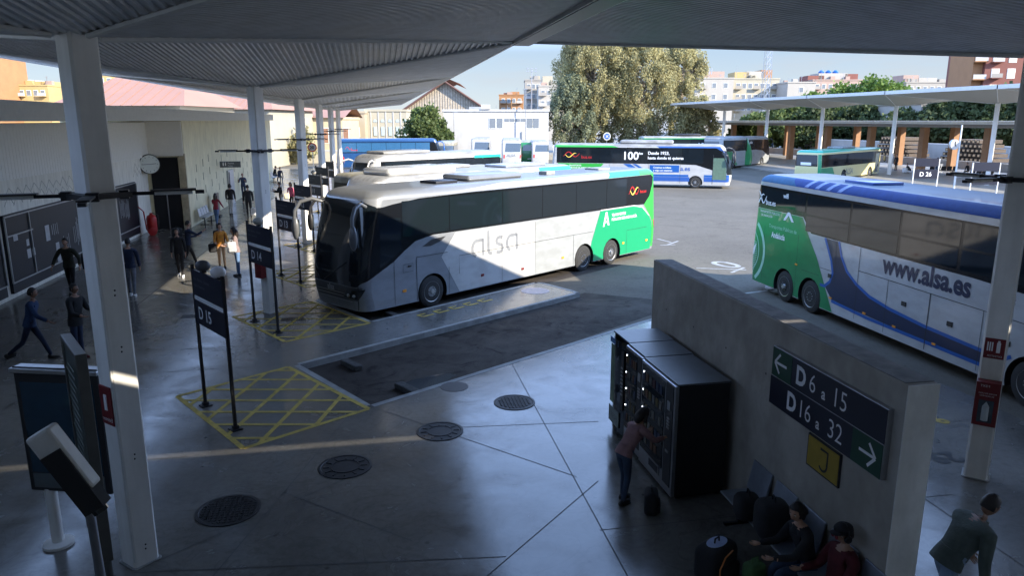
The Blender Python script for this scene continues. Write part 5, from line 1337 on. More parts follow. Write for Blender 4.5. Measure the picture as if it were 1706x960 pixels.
block('brick topped block with blue rooftop tanks', 1340, 1420, 133, 235, 14, M_PB, 7, 2, roofb=((.0, 9, 2.2, M_WB), (.75, 4, 2.0, M_RB), (-.7, 5, 1.5, M_RB)))
block('long beige block between the tree tops and the red brick tower', 1492, 1600, 137, 240, 14, M_GB, 9, 2, roofb=((-.7, 5, 2.4, M_PB), (-.2, 6, 1.6, M_WB), (.4, 5, 1.2, M_GB)))
block('pale hall between far canopy and trees', 1520, 1600, 172, 120, 14, M_WB, 1, 1)
block('low white block behind the far platform piers', 1150, 1240, 205, 170, 10, M_WB, 1, 1)
t, L_, H_ = block('red brick tower with white shutters at the far right', 1621, 1800, 78, 150, 16, M_RB, 7, 5, (1.3, 1.7), pane=pm('white_shutter', (.62, .62, .62), .6), yaw=-.1)
mb = MB(); mb.box((-L_ / 2 - .9, 6, H_ / 2), (1.8, 10, H_), M_OR); mb.build('side_wing', t)
for k in range(5):
    mb = MB(); mb.box((-L_ / 2 - 1.0, .2, H_ - 3.4 * k - 2.6), (2.4, 1.4, .2), M_OR); mb.box((-L_ / 2 - 1.0, -.45, H_ - 3.4 * k - 2.1), (2.4, .06, .9), M_BRIGHTW); mb.build('balcony', t)
p = D(1398, 132, 233)
for k, u in enumerate((1386, 1398, 1410)):
    p = D(u, 131, 236); mb = MB(); mb.lathe([(.8, 0), (.9, 1.2), (.4, 1.7), (.001, 1.75)], (0, 0, 0), (0, 0, 1), M_BLUE, 12)
    o = mb.build('water_tank', None, 40); o.location = (p.x, p.y + 6, p.z - .4 + 1.6); tag(o, 'blue rooftop water tank, %s of three' % ('left', 'middle', 'right')[k], 'water tank', 'blue rooftop water tanks')
# lattice mast
def lattice(u, vtop, dist, w0, w1, label, mat, cat='mast', step=1.6):
    p = D(u, vtop, dist); t = thing('lattice_mast', label, cat, (p.x, p.y, -K)); H_ = p.z + K
    def cn(z): h = (w0 + (w1 - w0) * z / H_) / 2; return [(h, h), (-h, h), (-h, -h), (h, -h)]
    mb = MB()
    for i in range(4): mb.tube([(cn(0)[i][0], cn(0)[i][1], 0), (cn(H_)[i][0], cn(H_)[i][1], H_)], .07, mat, 5)
    mb.build('corner_post', t)
    mb = MB(); z = 0
    while z < H_ - step:
        a, b = cn(z), cn(z + step)
        for i in range(4):
            j = (i + 1) % 4; mb.tube([(a[i][0], a[i][1], z), (b[j][0], b[j][1], z + step)], .035, mat, 4); mb.tube([(a[i][0], a[i][1], z), (a[j][0], a[j][1], z)], .035, mat, 4)
        z += step
    mb.build('bracing', t)
lattice(1282, 62, 190, 1.7, 1.2, 'tall lattice telecom mast rising behind the cream block', M_STEEL)
lattice(1441, 143, 150, .9, .7, 'short pale catenary mast standing among the right trees', M_FASCIA, step=1.1)
def pole(name, u, vtop, dist, r, label, cat, mat=M_STEEL, head=None, base=-K):
    p = D(u, vtop, dist); t = thing(name, label, cat, (p.x, p.y, base)); H_ = p.z - base
    mb = MB(); mb.tube([(0, 0, 0), (0, 0, H_)], [r, r * .7], mat, 8); mb.build('pole', t)
    if head:
        mb = MB(); head(mb, H_); mb.build('head', t)
    return t
pole('floodlight_mast', 886, 114, 180, .12, 'thin floodlight mast left of the big tree', 'lamp post', head=lambda mb, H: [mb.box((x, 0, H - dz), (.5, .3, .25), M_STEEL) for x in (-1, 0, 1) for dz in (0, .6)])
pole('street_lamp', 876, 148, 117, .07, 'thin grey lamp post in front of the white depot', 'lamp post', head=lambda mb, H: mb.box((0, 0, H), (.5, .2, .1), M_STEEL))
pole('street_lamp', 756, 186, 116, .07, 'short grey lamp post at the left end of the depot', 'lamp post', head=lambda mb, H: mb.box((.3, 0, H), (.8, .2, .1), M_STEEL))
pole('aerial', 1228, 110, 215, .06, 'thin roof aerial above the cream block', 'aerial'); pole('aerial', 1182, 112, 211, .08, 'antenna rack above the white block right of the tree', 'aerial', head=lambda mb, H: [mb.box((x, 0, H - 1), (.2, .2, 1.6), M_STEEL) for x in (-.7, 0, .7)])
pole('aerial', 1370, 112, 234, .06, 'thin aerial over the brick topped block', 'aerial')
t = pole('round_sign', 1011, 222, 105, .05, 'small round blue and white sign in front of the big tree', 'sign')
H_ = D(1011, 222, 105).z + K
mb = MB(); mb.lathe([(.55, 0), (.55, .05), (.001, .05)], (0, -.05, H_ - .4), (0, -1, 0), M_WHITE, 24); mb.build('disc', t)
mb = MB(); mb.lathe([(.4, .0), (.4, .02), (.001, .02)], (0, -.102, H_ - .4), (0, -1, 0), M_ROYAL, 24); mb.build('disc_centre', t)
mb = MB(); mb.box((0, -.135, H_ - .4), (.5, .01, .1), M_WHITE, rot=Matrix.Rotation(R(45), 3, 'Y')); mb.box((0, -.137, H_ - .4), (.1, .01, .5), M_WHITE, rot=Matrix.Rotation(R(45), 3, 'Y')); mb.build('mark', t)
t = pole('speed_sign', 520, 240, 72, .05, 'round red rimmed road sign between the third and fourth columns', 'sign', base=0)
H_ = D(520, 240, 72).z
mb = MB(); mb.lathe([(.42, 0), (.42, .04), (.001, .04)], (0, -.05, H_ - .3), (0, -1, 0), M_RED, 24); mb.build('rim', t)
mb = MB(); mb.lathe([(.32, 0), (.32, .02), (.001, .02)], (0, -.09, H_ - .3), (0, -1, 0), M_WHITE, 24); mb.build('disc', t)
text_on('print', '20', .42, (-.24, -.13, H_ - .45), (1, 0, 0), (0, 0, 1), M_BLACK, t, bold=.01)
# pavement and low cream yard wall beyond the wing building, hedge behind
t = thing('yard_wall', 'low pale wall behind the far end of the left platform', 'wall', (-6, 106, -K)); mb = MB(); mb.box((0, 0, .8), (34, .3, 1.6), M_CREAM2); mb.build('body', t); mb = MB(); mb.box((0, 0, 1.66), (34.2, .4, .12), M_BRIGHTW); mb.build('coping', t)
# railing in front of the tree
p = D(985, 240, 120); t = thing('railing', 'white picket railing in front of the big tree', 'fence', (p.x, p.y, -K), YAW * -1)
mb = MB()
for k in range(90): mb.box((-6 + k * .35, 0, .95), (.06, .05, 1.9), M_FASCIA)
mb.build('pickets', t); mb = MB(); mb.box((9.6, 0, 1.6), (31.5, .05, .07), M_FASCIA); mb.box((9.6, 0, .5), (31.5, .05, .07), M_FASCIA); mb.build('rail', t)
mb = MB(); p = D(950, 255, 112); mb.prism([(-8, 0), (8, 0), (8, 6), (-8, 6)], 0, .8, M_YARD)
o = mb.build('earth_bank'); o.location = (p.x, p.y, -K); o['kind'] = 'structure'
t = thing('yard_wall', 'long pale low wall behind the far right platform', 'wall', (79, 130, -K)); mb = MB(); mb.box((0, 0, 1.2), (.3, 160, 2.4), M_BRIGHTW); mb.build('body', t); mb = MB(); mb.box((0, 0, 2.45), (.4, 160, .12), M_FASCIA); mb.build('coping', t)

# ------------------------------------------------------------------ far platform
cg2 = 'pale canopies over the far right platform'
M_SOFF = pm('pale_soffit', (.50, .47, .40), .6, var=.05)
for i, s_ in enumerate((44.6, 57.6, 70.6, 83.6, 96.6, 109.6, 118)):
    if i < 6: canopy_module(53.4, s_, 'pale folded canopy over the far platform, %s' % ('mostly hidden by the right column', 'right of the clock post', 'above the near end of the yellow bus', 'above the middle of the far platform', 'above the grey coach', 'at its far left end')[i], cg2, hx=6.3, hy=6.5, zl=7.0, ze=7.95, ribs=0, umat=M_SOFF, fh=.3)
for i, s_ in enumerate((57.6, 70.6, 83.6, 96.6, 109.6)):
    column(53.4, s_, 'pale column of the far platform, %s' % ('nearest, beside the right frame column', 'beside the yellow bus front', 'behind the yellow bus', 'right of the grey coach', 'behind the grey coach')[i], 'columns of the far platform', h=7.05, hd=.26, rich=False)
t = thing('low_canopy', 'long flat railway canopy on orange brick piers behind the far platform', 'canopy', (63, 84, 0))
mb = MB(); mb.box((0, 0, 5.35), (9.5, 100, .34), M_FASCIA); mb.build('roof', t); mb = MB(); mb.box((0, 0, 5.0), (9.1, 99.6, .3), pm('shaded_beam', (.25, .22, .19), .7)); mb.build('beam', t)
M_ORP = pm('orange_pier', (.30, .16, .08), .8, var=.1, scale=1.5)
for k in range(11):
    for x in (-3.2, 3.2):
        mb = MB(); mb.box((x, -46 + k * 9.0 + (x > 0) * 3, 2.4), (.7, .7, 4.9), M_ORP); mb.build('pier', t)
mb = MB(); mb.box((68.5, 84, .45), (.4, 110, .9), M_BRIGHTW); tag(mb.build('platform_wall'), 'low pale wall along the railway platform', 'wall')
def sleepers(x, y, lab):
    t = thing('beam_stack', lab, 'timber stack', (x, y, 0)); r_ = random.Random(int(y))
    for l in range(6):
        mb = MB()
        for k in range(12 - l):
            mb.box((0, -4 + (k + l / 2) * .7, .3 + l * .55), (3.2, .5, .42), pm('sleeper_wood', (.10, .075, .055), .9, var=.3)); mb.box((-1.62, -4 + (k + l / 2) * .7, .3 + l * .55), (.02, .3, .24), pm('sleeper_end', (.55, .40, .24), .9))
        mb.build('layer', t)
sleepers(74, 96, 'stack of dark railway sleepers behind the middle piers'); sleepers(73.5, 82, 'stack of dark railway sleepers behind the clock post')
def far_sign(u, v, dist, num):
    p = D(u, v, dist); t = thing('gate_sign', 'dark gate sign reading D %d on the far platform' % num, 'sign', (p.x, p.y, 0), -YAW, 'gate signs of the far platform')
    for x in (-.85, .85):
        mb = MB(); mb.box((x, 0, 1.5), (.06, .06, 3.0), M_FASCIA); mb.build('post', t)
    for z, h_ in ((2.75, .55), (1.95, .62)):
        mb = MB(); mb.box((0, 0, z), (1.65, .06, h_), M_SIGN); mb.build('panel', t)
    text_on('print', 'D %d' % num, .42, (-.45, -.035, 1.8), (1, 0, 0), (0, 0, 1), M_TXT, t, bold=.005)
far_sign(1546, 258, 52, 26); far_sign(1645, 266, 47, 27)
t = pole('clock_post', 1603, 208, 54, .07, 'cream post with round double clock on the far platform', 'clock', M_FASCIA, base=0)
H_ = 3.9; mb = MB(); mb.lathe([(.36, -.1), (.36, .1), (.001, .1)], (-.45, 0, H_), (0, -1, 0), M_WHITE, 24); mb.tube([(0, 0, H_), (-.2, 0, H_)], .04, M_FASCIA, 6); mb.build('clock_face', t)
mb = MB(); mb.tube([(-.45, -.13, H_), (-.45, -.13, H_ + .22)], .02, M_BLACK, 4); mb.tube([(-.45, -.13, H_), (-.38, -.13, H_ - .12)], .02, M_BLACK, 4); mb.build('hand', t)
for (u, v, n_, lab) in ((1590, 291, 5, 'dark seat row right of the clock post on the far platform'), (1650, 297, 4, 'dark seat row near the right frame column on the far platform')):
    x, y = G(u, v); seat_row(x, y, n_, lab, mat=M_DARK, rz=R(75))
t = thing('litter_bin', 'square steel bin on the far platform', 'bin', (*G(1563, 289), 0)); mb = MB(); mb.box((0, 0, .55), (.6, .5, 1.1), M_STEEL); mb.build('body', t, bevel=.03); mb = MB(); mb.box((0, 0, 1.13), (.64, .54, .06), M_DARKMET); mb.build('lid', t)

# ------------------------------------------------------------------ trees
def leafmat(name, c):
    m = pm(name, c, .75, var=.3, scale=.3, island=.28); t = m.node_tree; b = t.nodes['Principled BSDF']; o = t.nodes['Material Output']
    tr = t.nodes.new('ShaderNodeBsdfTranslucent'); mx = t.nodes.new('ShaderNodeMixShader'); mx.inputs[0].default_value = .4
    t.links.new(b.inputs['Base Color'].links[0].from_socket, tr.inputs[0]); t.links.new(b.outputs[0], mx.inputs[1]); t.links.new(tr.outputs[0], mx.inputs[2]); t.links.new(mx.outputs[0], o.inputs[0])
    return m
M_EUC = leafmat('eucalyptus_leaf', (.33, .30, .145)); M_EUC2 = leafmat('dull_green_leaf', (.2, .22, .13)); M_FIC = leafmat('ficus_leaf', (.12, .19, .035)); M_DKL = leafmat('dark_leaf', (.065, .09, .033)); M_BUSH = leafmat('bush_leaf', (.09, .125, .035))
M_BARK = pm('pale_bark', (.28, .23, .18), .9, var=.25, scale=2); M_BARKD = pm('brown_bark', (.10, .075, .05), .9, var=.25, scale=2)
def rnd_dir(r): 
    v = Vector((r.gauss(0, 1), r.gauss(0, 1), r.gauss(0, 1))); return v.normalized()
def tree(name, label, base, H, Rad, nclump, leaves, leaf, mat, bark, seed, droop=0., z0=.25, group=None, ex=1., ey=1., cs=1., shape=1.):
    r = random.Random(seed); t = thing(name, label, 'tree', base, 0, group)
    tr = MB(); top = Vector((0, 0, H * .8))
    tr.tube([(0, 0, 0), (.1 * Rad * r.uniform(-1, 1), .1 * Rad * r.uniform(-1, 1), H * .3), (0, 0, H * .6), top], [H * .024, H * .018, H * .012, H * .003], bark, 8)
    cl = []
    for k in range(nclump):
        f = r.random() ** .75; z = H * (z0 + (1 - z0) * f)
        prof = math.sin(math.pi * min(1, (.06 + .86 * (1 - f) ** shape))) ** .7
        a = r.uniform(0, 2 * math.pi); rr_ = Rad * prof * math.sqrt(r.uniform(.15, 1))
        c = Vector((rr_ * math.cos(a) * ex, rr_ * math.sin(a) * ey, z)); cl.append((c, Rad * cs * r.uniform(.13, .26)))
        if k % 3 == 0:
            s_ = Vector((0, 0, max(H * .15, z - rr_ * r.uniform(.5, 1.0))))
            tr.tube([s_, (s_ + c) / 2 + Vector((0, 0, -.05 * H * r.random())), c], [H * .007, H * .005, H * .0015], bark, 5)
    tr.build('trunk', t, 60)
    V = []; F = []
    for c, cr_ in cl:
        n_ = int(leaves / nclump * r.uniform(.5, 1.5))
        for _ in range(n_):
            d = rnd_dir(r); q = c + Vector((d.x, d.y, d.z * (1 + droop))) * cr_ * r.uniform(.3, 1.08) ** .6
            if droop: q.z -= droop * cr_ * r.random() * 1.3
            u_ = rnd_dir(r); u_.z -= droop * 1.2; u_.normalize(); v_ = u_.cross(rnd_dir(r)).normalized()
            l = leaf * r.uniform(.6, 1.4); w_ = l * (.28 if droop else .5)
            o = len(V); V += [tuple(q), tuple(q + u_ * l * .5 + v_ * w_), tuple(q + u_ * l), tuple(q + u_ * l * .5 - v_ * w_)]; F.append((o, o + 1, o + 2, o + 3))
    mb = MB(); mb.add(V, F, mat); mb.build('crown', t)
    return t
g_e = 'big drooping trees behind the yard'
def tb(u, dist, z=-K): p = D(u, 300, dist); return (p.x, p.y, z)
tree('eucalyptus_tree', 'widest drooping olive tree, left of the group behind the yard', tb(985, 128), 19.8, 6.9, 330, 62000, .33, M_EUC, M_BARK, 1, .8, .12, g_e, cs=.62, shape=.8)
tree('eucalyptus_tree', 'second tall drooping tree, middle of the group behind the yard', tb(1062, 127), 18.4, 6.0, 260, 48000, .33, M_EUC, M_BARK, 2, .8, .10, g_e, cs=.62, shape=.8)
tree('eucalyptus_tree', 'narrow tall drooping tree at the right of the group behind the yard', tb(1130, 130), 18.9, 3.9, 170, 30000, .33, M_EUC, M_BARK, 3, .8, .10, g_e, cs=.8, shape=.7)
tree('eucalyptus_tree', 'lower dull green drooping tree at the left edge of the group', tb(952, 124), 12.5, 4.2, 150, 22000, .33, M_EUC2, M_BARK, 4, .8, .10, g_e, cs=.7)
tree('eucalyptus_tree', 'small reddish olive tree low at the right edge of the group', tb(1155, 122), 9.0, 3.6, 100, 10000, .4, M_EUC, M_BARK, 5, .6, .05, g_e, cs=1.)
tree('bush', 'round dark green bush between arched building and depot', tb(711, 114), 7.0, 3.4, 60, 12000, .4, M_BUSH, M_BARKD, 6, 0, .0, None, cs=1.5, shape=1.3)
g_f = 'round leafy trees behind the far platform'
for i, (u, d, h_, rad, m_, lab) in enumerate(((1345, 150, 10.2, 4.6, M_FIC, 'leftmost bright green tree over the far canopy'), (1395, 152, 11.6, 6.0, M_FIC, 'second bright green tree over the far canopy'), (1445, 150, 12.6, 6.5, M_FIC, 'tallest bright green tree over the far canopy'), (1485, 153, 11.6, 5.2, M_FIC, 'fourth bright green tree, nearest the beige block'),
        (1300, 140, 7.4, 5.0, M_BUSH, 'low pale green tree left under the far canopy'), (1355, 138, 7.5, 5.5, M_DKL, 'low dark tree under the far canopy beside the lattice'), (1430, 136, 7.8, 5.5, M_DKL, 'low dark tree seen between the second and third far columns'),
        (1250, 140, 6.0, 4.0, M_BUSH, 'small green tree right of the big trees'), (1570, 118, 8.2, 5.0, M_DKL, 'dark leafy tree left of the red brick tower base'), (1625, 114, 8.9, 5.5, M_DKL, 'dark leafy tree in front of the red brick tower'), (1680, 112, 9.2, 5.5, M_DKL, 'dark leafy tree at the right frame column'), (1500, 122, 6.5, 4.5, M_DKL, 'low dark tree behind the near far column'))):
    tree('leafy_tree', lab, tb(u, d), h_, rad, 60, 9000, .5, m_, M_BARKD, 20 + i, 0, .22, g_f, cs=1.3, shape=1.2)
tree('small_tree', 'small yellow-green tree by the cream house', tb(505, 100), 4.5, 2.0, 30, 2500, .3, M_EUC, M_BARKD, 50, 0, .1, None, cs=1.4)

# ------------------------------------------------------------------ people
def rotx(v, a):   # pitch forward (+) about x: rotates z towards y
    c, s = math.cos(a), math.sin(a); return Vector((v.x, v.y * c + v.z * s, -v.y * s + v.z * c))
def person(label, x, y, heading, top, legs, skin=None, hair=None, hairlen=0, shoe=None, h=1.72, lean=5, legL=(0, 0), legR=(0, 0), armL=(5, 8, 10), armR=(5, 8, 10),
           headp=0, heady=0, coat=1.0, z=0., pelvis=None, fingers=False, slim=1., gender=0, coatlen=0., splay=0.):
    """legs: (hip swing forward deg, knee bend deg); arms: (forward deg, outward deg, elbow deg)"""
    skin = skin or M_SKIN; hair = hair or M_HAIR; shoe = shoe or M_SHOE
    k = h / 1.72
    t = None
    V = []; E = []; RAD = []; REG = []
    def add(p, r, par, reg):
        V.append(Vector(p) * k); RAD.append((r[0] * k, r[1] * k) if isinstance(r, tuple) else (r * k, r * k)); REG.append(reg)
        if par is not None: E.append((par, len(V) - 1))
        return len(V) - 1
    def legvec(a, l): return Vector((0, math.sin(R(a)) * l, -math.cos(R(a)) * l))
    hipw = .085
    thigh, shank = .42, .42
    def ankle(sg, leg):
        kn = legvec(leg[0], thigh) + Vector((sg * splay * .3, 0, 0)); an = kn + legvec(leg[0] - leg[1], shank) + Vector((sg * splay * .15, 0, 0)); return kn, an
    low = min(ankle(-1, legL)[1].z, ankle(1, legR)[1].z)
    pz = (pelvis if pelvis is not None else -low + .085)
    P = Vector((0, 0, pz)); ln = R(lean)
    c = coat * slim
    pel = add(P + Vector((0, 0, .04)), (.135 * c, .105 * c), None, 'top' if coatlen else 'hip')
    wst = add(P + rotx(Vector((0, 0, .19)), ln), (.125 * c, .095 * c), pel, 'top')
    chs = add(P + rotx(Vector((0, 0, .36)), ln * 1.1), (.155 * c, .11 * c), wst, 'top')
    shb = add(P + rotx(Vector((0, 0, .50)), ln * 1.15), (.10 * c, .075 * c), chs, 'top')
    nk = add(P + rotx(Vector((0, -.0, .575)), ln * 1.15), (.052, .052), shb, 'skin')
    npos = V[nk] / k
    hp = R(headp)
    add(npos + rotx(Vector((0, .01, .07)), hp), (.05, .055), nk, 'skin')
    hands = []
    for sg, arm in ((-1, armL), (1, armR)):
        shp = P + rotx(Vector((sg * .175 * c ** .5, 0, .475)), ln * 1.15)
        s_ = add(shp, .062 * c, shb, 'top')
        f, o_, e_ = R(arm[0]), R(arm[1]), R(arm[2])
        up = Vector((sg * math.sin(o_), math.sin(f) * math.cos(o_), -math.cos(f) * math.cos(o_)))
        el = shp + up * .29
        fe = f + e_; oo = o_ * .45
        fo = Vector((sg * math.sin(oo) - sg * .30 * math.sin(min(e_, 1.6)) * .6, math.sin(fe) * math.cos(oo), -math.cos(fe) * math.cos(oo))).normalized()
        wr = el + fo * .25
        e1 = add(el, .046 * c, s_, 'top'); w1 = add(el + fo * .21, .038 * c, e1, 'top'); w2 = add(wr, .026, w1, 'skin')
        hands.append((sg, wr, fo, up))
    feet = []
    for sg, leg in ((-1, legL), (1, legR)):
        hpz = P + Vector((sg * hipw, 0, -.02)); kn, an = ankle(sg, leg)
        h1 = add(hpz, .092 * slim, pel, 'leg'); h2 = add(hpz + kn * .5, .078 * slim, h1, 'leg'); k1 = add(hpz + kn, .058 * slim, h2, 'leg')
        a0 = add(hpz + kn + (an - kn) * .45, .056 * slim, k1, 'leg'); a1 = add(hpz + an, .042, a0, 'leg')
        feet.append((hpz + an, leg[0] - leg[1]))
    me = bpy.data.meshes.new('p'); me.from_pydata([tuple(v) for v in V], E, []); me.update()
    o = bpy.data.objects.new('p', me); COL.objects.link(o)
    m = o.modifiers.new('s', 'SKIN'); m.use_smooth_shade = True
    for i, sv in enumerate(me.skin_vertices[0].data): sv.radius = RAD[i]; sv.use_root = (i == 0)
    m = o.modifiers.new('u', 'SUBSURF'); m.levels = 2 if fingers else 1; m.render_levels = m.levels
    bpy.context.view_layer.update()
    dg = bpy.context.evaluated_depsgraph_get(); ev = o.evaluated_get(dg); em = bpy.data.meshes.new_from_object(ev)
    bpy.data.objects.remove(o)
    segs = [(V[a], V[b], REG[b]) for a, b in E]
    mats = {'top': top, 'hip': legs, 'leg': legs, 'skin': skin}
    mb = MB(); vs = [v.co.copy() for v in em.vertices]
    groups = {}
    for p in em.polygons:
        c_ = Vector(p.center); best = None
        for a, b, rg in segs:
            ab = b - a; q = max(0, min(1, (c_ - a).dot(ab) / max(1e-9, ab.length_squared))); d = (c_ - a - ab * q).length
            if best is None or d < best[0]: best = (d, rg)
        rg = best[1]
        if rg == 'skin' and c_.z < (npos.z - .03) * k and abs(c_.x) < .2: rg = 'top'
        mb.mi(mats[rg]); groups[p.index] = mats[rg]
    mb.v = [tuple(v) for v in vs]
    for p in em.polygons: mb.f.append(list(p.vertices)); mb.m.append(mb.mi(groups[p.index]))
    bpy.data.meshes.remove(em)
    # head with face
    hc = npos + rotx(Vector((0, .015, .165)), hp)
    Rh = Matrix.Rotation(R(heady), 3, 'Z') @ Matrix.Rotation(-hp, 3, 'X')
    def hd(v): return (hc + Rh @ Vector(v)) * k
    HV = []; HF = []; nn_, mm_ = 16, 12
    for i in range(mm_ + 1):
        th = math.pi * i / mm_
        for j in range(nn_):
            a = 2 * math.pi * j / nn_; d = Vector((math.sin(th) * math.cos(a), math.sin(th) * math.sin(a), math.cos(th)))
            rx, ry, rz_ = .074, .096, .115
            if d.z < 0: rx *= 1 - .22 * (-d.z) ** 1.2; ry *= 1 - (.10 * -d.z if d.y > 0 else .30 * -d.z)
            q = Vector((d.x * rx, d.y * ry, d.z * rz_))
            if d.y > .75 and abs(d.x) < .28: q.y += .016 * max(0, 1 - abs(d.z + .12) / .30)     # nose ridge
            if d.y > .6 and .15 < abs(d.x) < .5 and abs(d.z - .08) < .22: q.y -= .008                  # eye sockets
            HV.append(hd(q))
    for i in range(mm_):
        for j in range(nn_): HF.append((i * nn_ + j, (i + 1) * nn_ + j, (i + 1) * nn_ + (j + 1) % nn_, i * nn_ + (j + 1) % nn_))
    mb.add(HV, HF, skin)
    M_LIP = pm('lip', (.30, .10, .08), .5); M_EYE = pm('eye_dark', (.03, .02, .02), .3); M_EW = pm('eye_white', (.6, .6, .58), .4)
    for sg in (-1, 1):
        mb.ell(hd((sg * .03, .083, .012)), (.011 * k, .008 * k, .006 * k), M_EW, 8, 6, Rh); mb.ell(hd((sg * .03, .089, .012)), (.005 * k, .005 * k, .005 * k), M_EYE, 6, 4, Rh)
        mb.tube([hd((sg * .016, .088, .032)), hd((sg * .045, .080, .031))], .0035 * k, hair, 5)
        mb.ell(hd((sg * .074, .0, -.005)), (.01 * k, .018 * k, .028 * k), skin, 8, 6, Rh)
    mb.tube([hd((-.02, .082, -.052)), hd((0, .087, -.050)), hd((.02, .082, -.052))], .0055 * k, M_LIP, 5)
    mb.ell(hd((0, .104, -.014)), (.012 * k, .012 * k, .013 * k), skin, 8, 6)
    # hands with separate fingers
    for sg, wr, fo, up in hands:
        side = fo.cross(Vector((0, 0, 1)) if abs(fo.z) < .9 else Vector((0, 1, 0))).normalized(); nrm = side.cross(fo)
        if abs(fo.z) > .6: side = Vector((0, 1, 0)) - fo * fo.y; side.normalize(); nrm = Vector((sg * -1, 0, 0))
        pc = wr + fo * .045
        Mr = Matrix((side, fo, nrm)).transposed()
        mb.ell(pc * k, (.038 * k, .052 * k, .017 * k), skin, 10, 8, Mr)
        for i, (dx, l) in enumerate(((-.028, .06), (-.010, .072), (.009, .068), (.026, .052))):
            b = pc + fo * .038 + side * dx; p1 = b + fo * l * .5 + nrm * .006; p2 = p1 + fo * l * .35 + nrm * .018
            mb.tube([(pc + side * dx * .8) * k, b * k, p1 * k, p2 * k], [.0095 * k, .009 * k, .008 * k, .006 * k], skin, 6)
        b = pc + side * .030 - fo * .02; mb.tube([(pc) * k, b * k, (b + side * .022 + fo * .028) * k, (b + side * .026 + fo * .052 + nrm * .01) * k], [.012 * k, .011 * k, .0095 * k, .007 * k], skin, 6)
    body = mb.build('person', None, 50)
    tag(body, label, 'person')
    body.location = (x, y, z); body.rotation_euler.z = R(heading) - math.pi / 2
    # shoes
    for an, pitch in feet:
        s_ = MB(); pt_ = R(-pitch * .35) if pelvis is None else R(-max(-20, pitch * .1))
        Mr = Matrix.Rotation(pt_, 3, 'X'); cc = (an + Vector((0, 0, -.03)))
        s_.ell((cc + Mr @ Vector((0, .055, -.012))) * k, (.045 * k, .135 * k, .045 * k), shoe, 12, 8, Mr); s_.ell((cc + Mr @ Vector((0, -.03, .01))) * k, (.042 * k, .055 * k, .055 * k), shoe, 10, 6, Mr)
        s_.box((cc + Mr @ Vector((0, .045, -.045))) * k, (.075 * k, .24 * k, .02 * k), shoe, rot=Mr)
        s_.build('shoe', body, 60)
    # hair
    if hairlen >= 0:
        hb = MB(); HV = []; HF = []
        for i in range(9):
            th = math.pi * .62 * i / 8
            for j in range(18):
                a = 2 * math.pi * j / 18; d = Vector((math.sin(th) * math.cos(a), math.sin(th) * math.sin(a), math.cos(th)))
                zz = d.z
                f = 1.10 + .05 * math.sin(j * 2.3 + i) + (.08 if hairlen else 0)
                q = Vector((d.x * .074 * f, d.y * .096 * f - .006, zz * .115 * f + .006))
                if q.y > .02 and q.z < .062: q.y = min(q.y, .045); q.x *= .98 if q.z > .02 else .9
                HV.append(hd(q))
        for i in range(8):
            for j in range(18): HF.append((i * 18 + j, (i + 1) * 18 + j, (i + 1) * 18 + (j + 1) % 18, i * 18 + (j + 1) % 18))
        hb.add(HV, HF, hair)
        if hairlen:
            hb.tube([hd((0, -.05, .05)), hd((0, -.085, -.03)), hd((0, -.10, -.03 - hairlen * .5)), hd((0, -.09, -.03 - hairlen))], [.07 * k, .085 * k, .08 * k, .035 * k], hair, 10)
            for sg in (-1, 1): hb.tube([hd((sg * .05, -.02, .05)), hd((sg * .078, -.015, -.03)), hd((sg * .08, .0, -.03 - hairlen * .7))], [.03 * k, .035 * k, .018 * k], hair, 8)
        hb.build('hair', body, 60)
    if pelvis is None:
        coatlen = coatlen or .035
        cb = MB(); cz = P.z
        cc_ = c ** .55
        cb.lathe([(.128 * cc_ * k, .15 * k), (.150 * cc_ * k, .04 * k), (.158 * cc_ * k, -coatlen * k)], (0, 0, 0), (0, 0, 1), top, 16)
        for i, v in enumerate(cb.v):
            q_ = rotx(Vector((v[0], v[1] * .78, v[2])), ln * .8) + P * k; cb.v[i] = (q_.x, q_.y, q_.z)
        cb.build('coat_hem', body, 60)
    cb = MB(); na = npos + Vector((0, 0, -.045)); ax_ = (Vector((0, 0, 1)) + rotx(Vector((0, 0, 1)), ln)).normalized()
    cb.lathe([(.105 * k, -.045 * k), (.078 * k, .0), (.068 * k, .035 * k), (.058 * k, .037 * k)], na * k, ax_, top, 16); cb.build('collar', body, 60)
    return body
def bag(name, label, cat, at, size, mat, rz=0, strap=True, extra=None):
    t = thing(name, label, cat, at, R(rz)); sx, sy, sz = size; mb = MB(); mb.box((0, 0, sz / 2), (sx, sy, sz), mat)
    o = mb.build('body', t); b = o.modifiers.new('b', 'BEVEL'); b.width = min(size) * .32; b.segments = 4; o.data.shade_smooth()
    mb = MB(); mb.box((0, -sy * .52, sz * .33), (sx * .7, sy * .3, sz * .45), mat); o = mb.build('pocket', t); b = o.modifiers.new('b', 'BEVEL'); b.width = min(size) * .12; b.segments = 3
    if strap: mb = MB(); mb.tube([(-.05, 0, sz * .96), (-.04, 0, sz + .06), (.04, 0, sz + .06), (.05, 0, sz * .96)], .012, mat, 6); mb.build('handle', t)
    return t

